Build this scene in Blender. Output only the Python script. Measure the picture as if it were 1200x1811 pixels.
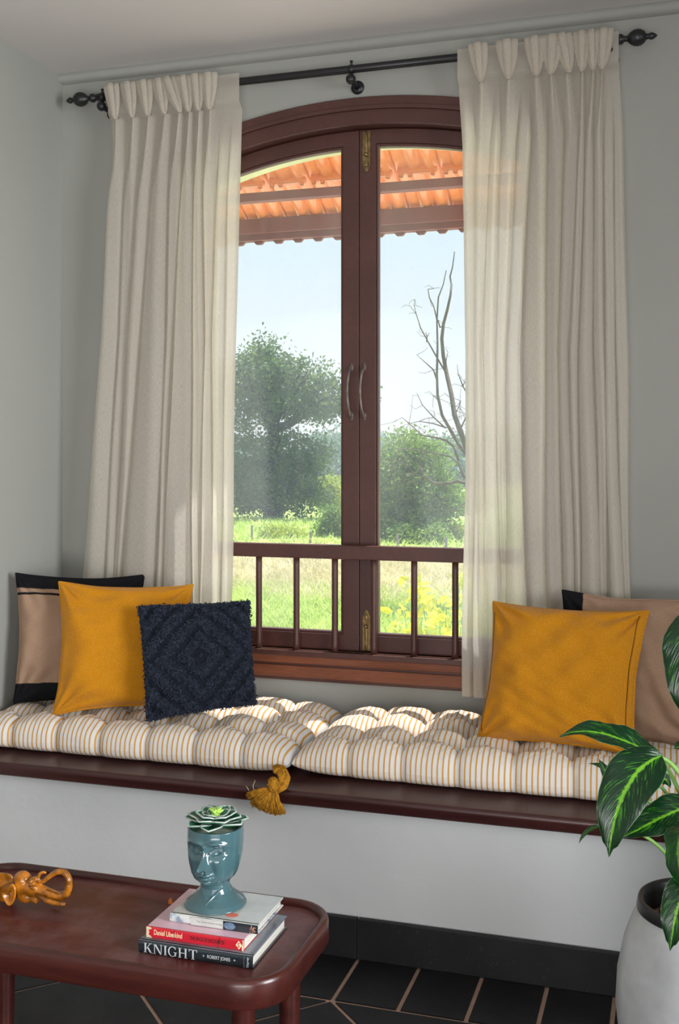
import bpy, bmesh, math, random
import numpy as np
from mathutils import Vector, Matrix
random.seed(7); rng = np.random.default_rng(7)
PI = math.pi
S = bpy.context.scene
COL = S.collection
for o in list(bpy.data.objects): bpy.data.objects.remove(o)

# ------------------------------------------------------------------ camera
F_PX, HOR, HC, YAW = 1914.0, 804.0, 1.35, math.radians(17.4)
cam = bpy.data.cameras.new('camera'); camo = bpy.data.objects.new('camera', cam); COL.objects.link(camo)
cam.sensor_fit = 'HORIZONTAL'; cam.sensor_width = 36.0; cam.lens = F_PX / 1200 * 36.0
cam.shift_y = -(905.5 - HOR) / 1200.0
cam.clip_start = 0.05; cam.clip_end = 2000
camo.location = (0, 0, HC); camo.rotation_euler = (PI / 2, 0, YAW)
S.camera = camo
# ------------------------------------------------------------------ sky, sun, lamps, exposure
S.view_settings.view_transform = 'Standard'; S.view_settings.look = 'None'
S.view_settings.gamma = 1.0; S.view_settings.use_curve_mapping = False
S.view_settings.exposure = 0.0
W = bpy.data.worlds.new('sky'); S.world = W; W.use_nodes = True
wn = W.node_tree.nodes; wl = W.node_tree.links
bg = wn['Background']
tc = wn.new('ShaderNodeTexCoord'); sx = wn.new('ShaderNodeSeparateXYZ'); cr = wn.new('ShaderNodeValToRGB')
wl.new(tc.outputs['Generated'], sx.inputs[0]); wl.new(sx.outputs['Z'], cr.inputs[0])
e = cr.color_ramp.elements
e[0].position = 0.0; e[0].color = (0.93, 0.96, 1.0, 1)
e[1].position = 0.75; e[1].color = (0.36, 0.62, 0.95, 1)
q = e.new(0.08); q.color = (0.84, 0.93, 1.0, 1)
q = e.new(0.22); q.color = (0.68, 0.87, 0.98, 1)
wl.new(cr.outputs[0], bg.inputs[0]); bg.inputs[1].default_value = 1.0

def lamp_sun(rot, energy, angle, color):
    l = bpy.data.lights.new('sun', 'SUN'); l.energy = energy; l.angle = math.radians(angle); l.color = color
    o = bpy.data.objects.new('sun', l); COL.objects.link(o); o.rotation_euler = rot; o.location = (0, 10, 30); return o
def area(name, loc, target, sx_, sy_, energy, color):
    l = bpy.data.lights.new(name, 'AREA'); l.shape = 'RECTANGLE'; l.size = sx_; l.size_y = sy_; l.energy = energy; l.color = color
    o = bpy.data.objects.new(name, l); COL.objects.link(o); o.location = loc
    d = Vector(target) - Vector(loc); o.rotation_euler = d.to_track_quat('-Z', 'Y').to_euler(); return o
def sun_dir(az, el):   # az measured from +Y towards +X, direction TO the sun
    a, b = math.radians(az), math.radians(el)
    d = Vector((math.sin(a) * math.cos(b), math.cos(a) * math.cos(b), math.sin(b)))
    return (-d).to_track_quat('-Z', 'Y').to_euler()
lamp_sun(sun_dir(25, 74), 9.5, 0.6, (1.0, 0.95, 0.86))
# added fill lamps in the closed room, behind and right of the camera
area('rear_fill_light', (0.0, -2.7, 1.5), (-1.2, 3.4, 1.0), 2.6, 1.9, 38, (0.95, 0.98, 1.0))  # added rear fill; the wall behind it has no opening
area('floor_fill_light', (0.1, -1.3, .30), (-.8, .8, 2.7), 2.2, 1.6, 105, (1.0, 0.96, 0.95))  # added low fill, brightens the ceiling like light bounced off the floor
sw = area('side_fill_light', (2.25, 1.0, 1.4), (-2.1, 2.0, 1.2), 1.6, 1.7, 50, (0.97, 0.99, 1.0)); sw.data.spread = math.radians(75)  # added side fill for the west wall; no opening in the east wall

# ------------------------------------------------------------------ helpers
def ratio(px):
    r = (px - 600) / F_PX
    return r * math.cos(YAW) - math.sin(YAW), r * math.sin(YAW) + math.cos(YAW)
def at(px, py, Y):
    a, b = ratio(px); z = Y / b
    return Vector((a * z, Y, HC - (py - HOR) / F_PX * z))
def at_h(px, py, h):
    a, b = ratio(px); z = F_PX * (HC - h) / (py - HOR)
    return Vector((a * z, b * z, h))
def empty(name, loc, label, cat, group=None, kind=None):
    o = bpy.data.objects.new(name, None); COL.objects.link(o); o.location = loc; o.empty_display_size = .05
    if kind: o['kind'] = kind
    else: o['label'] = label; o['category'] = cat
    if group: o['group'] = group
    return o
def tag(o, label=None, cat=None, group=None, kind=None):
    if label: o['label'] = label
    if cat: o['category'] = cat
    if group: o['group'] = group
    if kind: o['kind'] = kind
    return o
def world_loc(p):
    v = Vector((0, 0, 0))
    while p is not None: v = v + Vector(p.location); p = p.parent
    return v
def obj(name, V, Fc, m, parent=None, smooth=False, uv=None, origin=None):
    """mesh from WORLD coordinates; the origin sits at the parent or at the base"""
    A = np.array(V, dtype=np.float64).reshape(-1, 3)
    if origin is not None: o0 = Vector(origin)
    elif parent is not None: o0 = world_loc(parent)
    else:
        mn, mx = A.min(0), A.max(0); o0 = Vector(((mn[0] + mx[0]) / 2, (mn[1] + mx[1]) / 2, mn[2]))
    me = bpy.data.meshes.new(name)
    me.from_pydata((A - np.array(o0)).tolist(), [], Fc if isinstance(Fc, list) else Fc.tolist())
    if uv is not None:
        l = me.uv_layers.new(name='UVMap'); U = np.array(uv, dtype=np.float32)
        vi = np.empty(len(me.loops), dtype=np.int32); me.loops.foreach_get('vertex_index', vi)
        l.data.foreach_set('uv', U[vi].ravel())
    if m: me.materials.append(m)
    if smooth: me.polygons.foreach_set('use_smooth', [True] * len(me.polygons))
    me.update()
    o = bpy.data.objects.new(name, me); COL.objects.link(o)
    if parent is not None: o.parent = parent; o.location = o0 - world_loc(parent)
    else: o.location = o0
    return o
class MB:
    def __init__(s): s.v = []; s.f = []
    def add(s, V, Fc):
        n = len(s.v); s.v += [tuple(v) for v in V]; s.f += [tuple(i + n for i in f) for f in Fc]; return s
    def box(s, x0, x1, y0, y1, z0, z1, b=0.0):
        if b <= 0:
            V = [(x, y, z) for z in (z0, z1) for y in (y0, y1) for x in (x0, x1)]
            return s.add(V, [(0, 2, 3, 1), (4, 5, 7, 6), (0, 1, 5, 4), (2, 6, 7, 3), (0, 4, 6, 2), (1, 3, 7, 5)])
        bm = bmesh.new(); bmesh.ops.create_cube(bm, size=1.0)
        for v in bm.verts: v.co = Vector(((x0 + x1) / 2 + v.co.x * (x1 - x0), (y0 + y1) / 2 + v.co.y * (y1 - y0), (z0 + z1) / 2 + v.co.z * (z1 - z0)))
        bmesh.ops.bevel(bm, geom=bm.edges[:], offset=b, segments=2, affect='EDGES', profile=.5)
        bm.verts.index_update(); V = [tuple(v.co) for v in bm.verts]; Fc = [tuple(v.index for v in f.verts) for f in bm.faces]; bm.free()
        return s.add(V, Fc)
    def tube(s, pts, rad, n=8, cap=True, flat=1.0):
        P = [Vector(p) for p in pts]; R = rad if isinstance(rad, (list, tuple)) else [rad] * len(P)
        t0 = (P[1] - P[0]).normalized(); up = Vector((0, 0, 1)) if abs(t0.z) < .9 else Vector((1, 0, 0))
        nrm = t0.cross(up).normalized(); V = []
        for i, p in enumerate(P):
            t = (P[min(i + 1, len(P) - 1)] - P[max(i - 1, 0)]).normalized()
            nrm = (nrm - t * nrm.dot(t)).normalized(); bn = t.cross(nrm)
            for k in range(n):
                a = 2 * PI * k / n; V.append(p + nrm * (R[i] * math.cos(a)) + bn * (R[i] * flat * math.sin(a)))
        Fc = [(i * n + k, i * n + (k + 1) % n, (i + 1) * n + (k + 1) % n, (i + 1) * n + k) for i in range(len(P) - 1) for k in range(n)]
        if cap: Fc += [tuple(range(n))[::-1], tuple((len(P) - 1) * n + k for k in range(n))]
        return s.add(V, Fc)
    def lathe(s, prof, c=(0, 0, 0), axis='z', n=32):
        V = []; c = Vector(c)
        for r, h in prof:
            for k in range(n):
                a = 2 * PI * k / n; x, y = r * math.cos(a), r * math.sin(a)
                V.append(c + (Vector((x, y, h)) if axis == 'z' else Vector((h, x, y)) if axis == 'x' else Vector((x, h, -y) if False else (y, h, x))))
        Fc = [(i * n + k, i * n + (k + 1) % n, (i + 1) * n + (k + 1) % n, (i + 1) * n + k) for i in range(len(prof) - 1) for k in range(n)]
        return s.add(V, Fc)
    def ell(s, c, r, n=16, m=10):
        c = Vector(c); V = []
        for i in range(m + 1):
            th = PI * i / m
            for k in range(n):
                a = 2 * PI * k / n
                V.append(c + Vector((r[0] * math.sin(th) * math.cos(a), r[1] * math.sin(th) * math.sin(a), r[2] * math.cos(th))))
        return s.add(V, [(i * n + k, (i + 1) * n + k, (i + 1) * n + (k + 1) % n, i * n + (k + 1) % n) for i in range(m) for k in range(n)])
    def prism(s, poly, z0, z1):
        n = len(poly); V = [(x, y, z0) for x, y in poly] + [(x, y, z1) for x, y in poly]
        return s.add(V, [tuple(range(n))[::-1], tuple(range(n, 2 * n))] + [(i, (i + 1) % n, n + (i + 1) % n, n + i) for i in range(n)])
    def prism_y(s, poly, y0, y1):   # poly in x,z
        n = len(poly); V = [(x, y0, z) for x, z in poly] + [(x, y1, z) for x, z in poly]
        return s.add(V, [tuple(range(n)), tuple(range(n, 2 * n))[::-1]] + [(i, n + i, n + (i + 1) % n, (i + 1) % n) for i in range(n)])
    def build(s, name, m, parent=None, smooth=False, **k): return obj(name, s.v, s.f, m, parent, smooth, **k)
def grid_faces(nu, nv, off=0):
    i, j = np.meshgrid(np.arange(nu - 1), np.arange(nv - 1), indexing='ij'); a = (i * nv + j).ravel() + off
    return np.stack([a, a + nv, a + nv + 1, a + 1], 1)
def add_mod_bevel(o, w=.003, seg=2):
    b = o.modifiers.new('bevel', 'BEVEL'); b.width = w; b.segments = seg; b.limit_method = 'ANGLE'; b.angle_limit = math.radians(40)
    return o
def smooth_shade(o, ang=40):
    me = o.data; me.polygons.foreach_set('use_smooth', [True] * len(me.polygons))
    bm = bmesh.new(); bm.from_mesh(me)
    for e_ in bm.edges:
        if len(e_.link_faces) == 2 and e_.calc_face_angle(0) > math.radians(ang): e_.smooth = False
    bm.to_mesh(me); bm.free(); return o
def noise3(P, seed=0, freq=1.0):
    """cheap smooth pseudo noise, P (N,3) -> (N)"""
    r = np.random.default_rng(seed); out = np.zeros(len(P))
    for k in range(6):
        w = r.normal(size=3) * freq * (1 + .35 * k); out += np.sin(P @ w + r.uniform(0, 6.28)) / (1 + .3 * k)
    return out / 3

# ------------------------------------------------------------------ materials
class NT:
    def __init__(s, name):
        s.m = bpy.data.materials.new(name); s.m.use_nodes = True; s.n = s.m.node_tree.nodes; s.l = s.m.node_tree.links
        s.b = s.n['Principled BSDF']; s.out = s.n['Material Output']
    def node(s, t, **k):
        x = s.n.new(t)
        for a, v in k.items(): setattr(x, a, v)
        return x
    def link(s, a, b): s.l.new(a, b); return s
    def coord(s, kind='Object', scale=None):
        c = s.node('ShaderNodeTexCoord'); o = c.outputs[kind]
        if scale is not None:
            mp = s.node('ShaderNodeMapping'); mp.inputs['Scale'].default_value = scale if isinstance(scale, (tuple, list)) else (scale,) * 3
            s.link(o, mp.inputs[0]); o = mp.outputs[0]
        return o
    def noise(s, vec, scale, detail=3, rough=.55, out='Fac'):
        n = s.node('ShaderNodeTexNoise'); n.inputs['Scale'].default_value = scale; n.inputs['Detail'].default_value = detail; n.inputs['Roughness'].default_value = rough
        s.link(vec, n.inputs['Vector']); return n.outputs[out]
    def ramp(s, fac, stops, interp='LINEAR'):
        r = s.node('ShaderNodeValToRGB'); r.color_ramp.interpolation = interp; el = r.color_ramp.elements
        el[0].position = stops[0][0]; el[0].color = (*stops[0][1], 1); el[1].position = stops[-1][0]; el[1].color = (*stops[-1][1], 1)
        for p, c in stops[1:-1]: q_ = el.new(p); q_.color = (*c, 1)
        s.link(fac, r.inputs[0]); return r.outputs[0]
    def math(s, op, a, b=None, clamp=False):
        n = s.node('ShaderNodeMath', operation=op, use_clamp=clamp)
        for i, x in enumerate((a, b)):
            if x is None: continue
            if isinstance(x, (int, float)): n.inputs[i].default_value = x
            else: s.link(x, n.inputs[i])
        return n.outputs[0]
    def mix(s, fac, a, b, blend='MIX'):
        n = s.node('ShaderNodeMix', data_type='RGBA', blend_type=blend)
        for sock, x in ((n.inputs[0], fac), (n.inputs[6], a), (n.inputs[7], b)):
            if isinstance(x, (int, float)): sock.default_value = x
            elif isinstance(x, tuple): sock.default_value = (*x, 1)
            else: s.link(x, sock)
        return n.outputs[2]
    def bump(s, h, strength=.3, dist=.01):
        n = s.node('ShaderNodeBump'); n.inputs['Strength'].default_value = strength; n.inputs['Distance'].default_value = dist
        s.link(h, n.inputs['Height']); s.link(n.outputs[0], s.b.inputs['Normal']); return n.outputs[0]
    def set(s, color=None, rough=None, metal=None, spec=None, coat=None):
        for k, v in (('Base Color', color), ('Roughness', rough), ('Metallic', metal), ('Specular IOR Level', spec), ('Coat Weight', coat)):
            if v is None: continue
            if isinstance(v, tuple): s.b.inputs[k].default_value = (*v, 1)
            elif isinstance(v, (int, float)): s.b.inputs[k].default_value = v
            else: s.link(v, s.b.inputs[k])
        return s
def simple(name, c, rough=.6, var=.12, scale=8, bump=.0, bscale=60, spec=None, metal=None, coat=None, bdist=.002):
    t = NT(name); co = t.coord('Object')
    n = t.noise(co, scale, 4)
    t.set(t.ramp(n, [(.3, tuple(x * (1 - var) for x in c)), (.7, tuple(min(1, x * (1 + var)) for x in c))]), rough, metal, spec, coat)
    if bump: t.bump(t.noise(co, bscale, 3), bump, bdist)
    return t.m
M = {}
M['wall'] = simple('wall_plaster', (.335, .34, .315), .85, .03, 1.3, .25, 28, bdist=.004)
M['wall_lower'] = simple('bench_plaster', (.50, .515, .52), .8, .05, 2.5, .35, 22, bdist=.004)
M['ceiling'] = simple('ceiling_paint', (.62, .59, .575), .9, .02, 1)
M['green_render'] = simple('green_render', (.62, .66, .36), .9, .08, 10)
def wood(name, c1, c2, rough=.4, scl=(1, 14, 14), coat=0, spec=.5, extra=None, bmp=.12):
    t = NT(name); co = t.coord('Object', scl); n = t.noise(co, 3.0, 6, .6)
    w = t.noise(t.coord('Object', tuple(x * 6 for x in scl)), 5, 3)
    f = t.mix(.35, n, w)
    t.set(t.ramp(f, [(.32, c1), (.68, c2)]), rough, spec=spec, coat=coat); t.bump(f, bmp, .002)
    if extra: extra(t)
    return t.m
M['frame'] = wood('painted_frame_wood', (.060, .021, .017), (.090, .033, .026), .42, (2, 2, 2))
M['frame_sill_lit'] = wood('sill_wood_lit', (.13, .042, .022), (.24, .085, .045), .25, (1, 12, 12))  # lighter than the frame: bounced light put into the sill and apron colour
M['slab'] = wood('bench_slab_wood', (.028, .008, .008), (.060, .017, .015), .34, (1, 16, 16), coat=.05)
def dusty(t):
    co = t.coord('Object'); d = t.noise(co, 6, 8, .7); d2 = t.noise(t.coord('Object', (9, 2, 1)), 9, 6, .7)
    f = t.math('MULTIPLY', t.math('SUBTRACT', d, .42, True), 1.6, True); f = t.math('MULTIPLY', f, d2, True)
    base = t.b.inputs['Base Color'].links[0].from_socket
    t.link(t.mix(f, base, (.45, .33, .34)), t.b.inputs['Base Color'])
    t.link(t.math('ADD', t.math('MULTIPLY', f, .4), .36, True), t.b.inputs['Roughness'])
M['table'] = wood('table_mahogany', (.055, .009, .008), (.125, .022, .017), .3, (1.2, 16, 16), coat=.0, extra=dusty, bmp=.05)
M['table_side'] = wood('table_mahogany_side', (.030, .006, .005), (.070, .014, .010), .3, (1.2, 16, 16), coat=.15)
M['iron'] = simple('black_iron', (.012, .012, .014), .38, .1)
M['brass'] = simple('aged_brass', (.26, .18, .08), .42, .4, 60, metal=.9)
M['steel'] = simple('tarnished_handle', (.17, .135, .12), .45, .4, 40, metal=.3)
def granite():
    t = NT('black_granite'); co = t.coord('Object')
    v = t.node('ShaderNodeTexVoronoi'); v.inputs['Scale'].default_value = 190; t.link(co, v.inputs['Vector'])
    sp = t.ramp(v.outputs['Distance'], [(.06, (1, 1, 1)), (.13, (0, 0, 0))])
    gate = t.ramp(t.noise(co, 60, 2), [(.54, (0, 0, 0)), (.62, (1, 1, 1))])
    f = t.math('MULTIPLY', sp, gate)
    base = t.ramp(t.noise(co, 5, 5), [(.3, (.008, .008, .009)), (.7, (.016, .016, .017))])
    t.set(t.mix(f, base, (.35, .34, .33)), t.math('ADD', t.math('MULTIPLY', t.noise(co, 9, 5), .25), .34), spec=.25); t.bump(t.noise(co, 40, 4), .08, .002)
    return t.m
M['granite'] = granite()
M['grout'] = simple('pink_grout', (.42, .27, .20), .85, .12, 30, .2, 120)
def linen():
    t = NT('cream_linen'); uv = t.coord('UV')
    a = t.noise(t.coord('UV', (90, 1500, 1)), 1.0, 2); b = t.noise(t.coord('UV', (1500, 70, 1)), 1.0, 2)
    w = t.math('MULTIPLY', t.math('ADD', a, b), .5)
    slub = t.ramp(w, [(.40, (0, 0, 0)), (.60, (1, 1, 1))])
    col = t.mix(slub, (.60, .55, .48), (.74, .69, .62))
    d = t.node('ShaderNodeBsdfDiffuse'); tr = t.node('ShaderNodeBsdfTranslucent'); tp = t.node('ShaderNodeBsdfTransparent')
    t.link(col, d.inputs[0]); tr.inputs[0].default_value = (.92, .90, .84, 1); tp.inputs[0].default_value = (1, .98, .94, 1)
    bp = t.node('ShaderNodeBump'); bp.inputs['Strength'].default_value = .09; bp.inputs['Distance'].default_value = .002
    t.link(w, bp.inputs['Height']); t.link(bp.outputs[0], d.inputs['Normal'])
    m1 = t.node('ShaderNodeMixShader'); m1.inputs[0].default_value = .56
    t.link(d.outputs[0], m1.inputs[1]); t.link(tr.outputs[0], m1.inputs[2])
    m2 = t.node('ShaderNodeMixShader'); t.link(t.math('MULTIPLY', t.ramp(w, [(.40, (1, 1, 1)), (.54, (.16, .16, .16))]), .24), m2.inputs[0])
    t.link(m1.outputs[0], m2.inputs[1]); t.link(tp.outputs[0], m2.inputs[2]); t.link(m2.outputs[0], t.out.inputs[0])
    return t.m
M['linen'] = linen()
def striped():
    t = NT('striped_cotton'); uv = t.coord('UV'); s_ = t.node('ShaderNodeSeparateXYZ'); t.link(uv, s_.inputs[0])
    x = t.math('DIVIDE', s_.outputs['X'], .0150); fr = t.math('FRACT', x)
    band = t.ramp(fr, [(0, (0, 0, 0)), (.33, (0, 0, 0)), (.37, (1, 1, 1)), (.63, (1, 1, 1)), (.67, (0, 0, 0)), (1, (0, 0, 0))])
    wv = t.noise(t.coord('UV', (300, 900, 1)), 1, 2)
    col = t.mix(band, (.74, .72, .71), (.62, .33, .08)); col = t.mix(.12, col, wv, 'MULTIPLY')
    t.set(col, .85, spec=.2); t.bump(wv, .12, .001); return t.m
M['stripe'] = striped()
def dotted(name, base, dot, sc=1.0):
    t = NT(name); co = t.coord('UV', (110 * sc, 110 * sc, 1))
    v = t.node('ShaderNodeTexVoronoi'); v.inputs['Scale'].default_value = 1.0; v.inputs['Randomness'].default_value = .35; t.link(co, v.inputs['Vector'])
    d = t.ramp(v.outputs['Distance'], [(.16, (1, 1, 1)), (.30, (0, 0, 0))])
    n = t.noise(t.coord('UV', 420), 1, 3)
    c = t.mix(t.math('MULTIPLY', d, .55), base, dot); c = t.mix(.25, c, n, 'MULTIPLY')
    t.set(c, .95, spec=.12); t.b.inputs['Sheen Weight'].default_value = .15
    h = t.math('ADD', t.math('MULTIPLY', d, .6), n); t.bump(h, .4, .0015); return t.m
M['mustard'] = dotted('mustard_weave', (.56, .225, .008), (.76, .42, .06), 1.6)
def tanblack():
    t = NT('tan_black_canvas'); s_ = t.node('ShaderNodeSeparateXYZ'); t.link(t.coord('UV'), s_.inputs[0])
    v = s_.outputs['Y']     # 0 bottom, .42 top (metres)
    wobble = t.math('MULTIPLY', t.noise(t.coord('UV', 14), 1, 2), .010)
    v = t.math('ADD', v, wobble)
    K = (1, 1, 1); Z = (0, 0, 0)
    b = t.ramp(t.math('DIVIDE', v, .44), [(0, K), (.148, K), (.152, Z), (.795, Z), (.799, K), (.813, K), (.817, Z), (.845, Z), (.849, K), (1, K)])
    n = t.mix(.5, t.noise(t.coord('UV', (60, 700, 1)), 1, 2), t.noise(t.coord('UV', (700, 60, 1)), 1, 2))
    c = t.mix(b, (.33, .215, .145), (.010, .010, .012)); c = t.mix(.45, c, n, 'OVERLAY')
    t.set(c, .95, spec=.1); t.bump(n, .4, .001); return t.m
M['tanblack'] = tanblack()
M['navy'] = simple('navy_cotton', (.012, .015, .023), .95, .2, 40, .5, 300, spec=.1)
M['navy_yarn'] = simple('navy_yarn', (.030, .038, .058), .9, .45, 90, .3, 500, spec=.15)
M['tassel'] = simple('mustard_yarn', (.50, .235, .025), .9, .45, 120, .4, 600, spec=.1)
M['thread'] = simple('pale_thread', (.75, .62, .40), .9)
M['glaze'] = simple('teal_glaze', (.052, .115, .132), .12, .08, 12, coat=.6)
M['concrete'] = simple('pale_concrete', (.43, .44, .455), .55, .22, 9, .2, 60)
M['pot_black'] = simple('black_plastic', (.014, .014, .015), .35, .1)
M['soil'] = simple('brown_pebble', (.16, .085, .06), .9, .5, 60, .5, 200)
M['amber'] = simple('amber_resin', (.34, .115, .007), .2, .75, 34, .25, 90, coat=.4)
def leafmat():
    t = NT('variegated_leaf'); uv = t.coord('UV'); s_ = t.node('ShaderNodeSeparateXYZ'); t.link(uv, s_.inputs[0])
    u = t.math('ABSOLUTE', s_.outputs['X']); v = s_.outputs['Y']
    w = t.math('SUBTRACT', v, t.math('MULTIPLY', u, .42))
    cb = t.node('ShaderNodeCombineXYZ'); t.link(t.math('MULTIPLY', w, 34), cb.inputs[0]); t.link(t.math('MULTIPLY', s_.outputs['X'], 2.2), cb.inputs[1])
    st = t.noise(cb.outputs[0], 1.0, 4, .65)
    thr = t.math('ADD', st, t.math('MULTIPLY', u, -.10)); streak = t.ramp(thr, [(.53, (0, 0, 0)), (.60, (1, 1, 1))])
    jag = t.math('ADD', u, t.math('MULTIPLY', t.math('SUBTRACT', t.noise(t.coord('UV', (5, 26, 1)), 1, 4, .7), .5), -.22))
    mid = t.ramp(jag, [(.03, (1, 1, 1)), (.09, (0, 0, 0))])
    edge = t.ramp(u, [(.955, (0, 0, 0)), (.985, (1, 1, 1))])
    c = t.mix(streak, (.002, .017, .007), (.06, .30, .012)); c = t.mix(mid, c, (.17, .46, .03)); c = t.mix(edge, c, (.12, .22, .09))
    t.set(c, .24, spec=.55)
    vein = t.noise(cb.outputs[0], .8, 1); t.bump(vein, .35, .004)
    tr = t.node('ShaderNodeBsdfTranslucent'); t.link(t.mix(.75, c, (.03, .65, .02)), tr.inputs[0])
    mx = t.node('ShaderNodeMixShader'); mx.inputs[0].default_value = .14
    t.link(t.b.outputs[0], mx.inputs[1]); t.link(tr.outputs[0], mx.inputs[2]); t.link(mx.outputs[0], t.out.inputs[0]); return t.m
M['leaf'] = leafmat()
M['petiole'] = simple('petiole_green', (.22, .42, .10), .4, .15, 20)
M['succ'] = simple('succulent_green', (.035, .20, .10), .3, .35, 50, coat=.4)
M['succ_rim'] = simple('succulent_silver', (.42, .50, .46), .25, .1, 50, coat=.4)
M['succ_lime'] = simple('succulent_lime', (.42, .68, .12), .4, .2, 60)
M['tile'] = simple('roof_terracotta', (.93, .27, .07), .22, .22, 7, coat=.5, spec=.6)
M['batten'] = simple('eave_batten', (.17, .050, .045), .6, .12, 6)
M['post'] = simple('weathered_post', (.30, .28, .25), .9)
M['bark'] = simple('grey_bark', (.15, .125, .105), .95, .25, 3)
M['bark_dark'] = simple('dark_bark', (.06, .06, .055), .95, .25, 3)
def foliage(name, c1, c2, trans=.3, tc_=(.30, .5, .08)):
    t = NT(name); co = t.coord('Object'); n = t.noise(co, .9, 4, .7); n2 = t.noise(co, 9, 2)
    c = t.ramp(t.mix(.35, n, n2), [(.40, c1), (.60, c2)])
    t.set(c, .55, spec=.3)
    tr = t.node('ShaderNodeBsdfTranslucent'); t.link(t.mix(.5, c, tc_), tr.inputs[0]); mx = t.node('ShaderNodeMixShader'); mx.inputs[0].default_value = trans
    t.link(t.b.outputs[0], mx.inputs[1]); t.link(tr.outputs[0], mx.inputs[2]); t.link(mx.outputs[0], t.out.inputs[0]); return t.m
M['fol_big'] = foliage('tree_foliage', (.022, .055, .032), (.14, .22, .09), .35)
M['fol_mid'] = foliage('bush_foliage', (.05, .13, .03), (.34, .48, .10), .4)
M['fol_far_haze'] = foliage('far_foliage_hazed', (.17, .25, .22), (.26, .34, .25), .2)  # distance haze put into the pale leaf colour
M['fol_lime'] = foliage('lime_foliage', (.22, .36, .05), (.50, .58, .10), .4, (.7, .7, .08))
M['fol_yellow'] = foliage('yellow_foliage', (.35, .48, .04), (.80, .74, .08), .45, (.9, .85, .08))
M['blade'] = foliage('dry_grass', (.52, .48, .26), (.86, .76, .52), .4, (.6, .6, .3))
M['blade_green'] = foliage('green_grass', (.36, .48, .12), (.68, .78, .28), .4, (.5, .7, .1))
def ground():
    t = NT('field_ground'); g = t.node('ShaderNodeNewGeometry'); s_ = t.node('ShaderNodeSeparateXYZ'); t.link(g.outputs['Position'], s_.inputs[0])
    n = t.noise(g.outputs['Position'], .35, 5, .6); n2 = t.noise(g.outputs['Position'], 2.2, 5, .7)
    y = t.math('ADD', s_.outputs['Y'], t.math('MULTIPLY', t.math('SUBTRACT', n, .5), 9))
    c = t.ramp(t.math('DIVIDE', y, 100), [(.17, (.32, .44, .12)), (.25, (.46, .48, .22)), (.28, (.66, .58, .38)), (.315, (.62, .52, .36)), (.33, (.30, .24, .21)), (.365, (.38, .29, .23)), (.385, (.46, .60, .16)), (1, (.40, .52, .18))])
    v = t.ramp(n2, [(.3, (.45, .45, .45)), (.7, (1, 1, 1))]); t.set(t.mix(.8, c, v, 'MULTIPLY'), .95, spec=.1); t.bump(n2, .6, .2); return t.m
M['ground'] = ground()
M['bounce_paving'] = simple('pale_bounce_paving', (.74, .68, .60), .9)  # pale so the added terrace throws light upward
def glass():
    t = NT('dusty_glass'); co = t.coord('Object')
    gl = t.node('ShaderNodeBsdfGlossy'); gl.inputs['Roughness'].default_value = .02; tp = t.node('ShaderNodeBsdfTransparent')
    lw = t.node('ShaderNodeLayerWeight'); lw.inputs[0].default_value = .5
    m1 = t.node('ShaderNodeMixShader'); t.link(t.math('ADD', t.math('MULTIPLY', t.math('POWER', lw.outputs['Facing'], 5.0), .85), .02), m1.inputs[0]); t.link(tp.outputs[0], m1.inputs[1]); t.link(gl.outputs[0], m1.inputs[2])
    du = t.node('ShaderNodeBsdfTranslucent'); du.inputs[0].default_value = (.86, .94, 1, 1)
    s_ = t.node('ShaderNodeSeparateXYZ'); t.link(co, s_.inputs[0])
    sm = t.noise(t.coord('Object', (3, 1, .6)), 1.2, 3)
    spk = t.ramp(t.noise(co, 160, 1), [(.74, (0, 0, 0)), (.78, (1, 1, 1))])
    f = t.math('ADD', t.math('MULTIPLY', t.math('SUBTRACT', sm, .28, True), .20), t.math('MULTIPLY', spk, .2), True)
    m2 = t.node('ShaderNodeMixShader'); t.link(f, m2.inputs[0]); t.link(m1.outputs[0], m2.inputs[1]); t.link(du.outputs[0], m2.inputs[2]); t.link(m2.outputs[0], t.out.inputs[0]); return t.m
M['glass'] = glass()

# ------------------------------------------------------------------ room shell
XL, XR, YW, YB, ZC = -2.11, 2.35, 3.41, -3.0, 2.705
XC = -1.01
def arc_outline(hw, peak, bottom, R, n=28):
    """closed outline (x,z) counter clockwise, starts bottom left"""
    zc = peak - R; pts = [(XC - hw, bottom), (XC + hw, bottom)]
    for i in range(n + 1):
        x = hw - 2 * hw * i / n; pts.append((XC + x, zc + math.sqrt(R * R - x * x)))
    return pts
R0 = 1.75; PK = 2.427
def ring(outer, inner, y0, y1):
    """flat frame between two outlines of equal length, extruded y0..y1"""
    n = len(outer); V = [(x, y0, z) for x, z in outer] + [(x, y0, z) for x, z in inner] + [(x, y1, z) for x, z in outer] + [(x, y1, z) for x, z in inner]
    Fc = []
    for i in range(n):
        j = (i + 1) % n
        Fc += [(i, j, n + j, n + i), (2 * n + j, 2 * n + i, 3 * n + i, 3 * n + j), (j, i, 2 * n + i, 2 * n + j), (n + i, n + j, 3 * n + j, 3 * n + i)]
    return V, Fc
def wall_with_hole(name, hole, x0, x1, z0, z1, y0, y1, m):
    out = [(x0, z0), (x1, z0)] + [None] * (len(hole) - 2)
    k = len(hole) - 2
    for i in range(k): out[2 + i] = (x1 + (x0 - x1) * i / (k - 1), z1)
    V, Fc = ring(out, hole, y0, y1); return tag(obj(name, V, Fc, m), kind='structure')
wall_with_hole('wall_north', arc_outline(.63, PK + .03, .66, R0 + .03), XL - .2, XR + .2, -.1, 2.9, YW, YW + .075, M['wall'])
wall_with_hole('wall_outside', arc_outline(.585, 2.401, .725, R0 - .04), XL - .2, XR + .2, -2.0, 3.1, YW + .075, YW + .20, M['green_render'])
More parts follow.
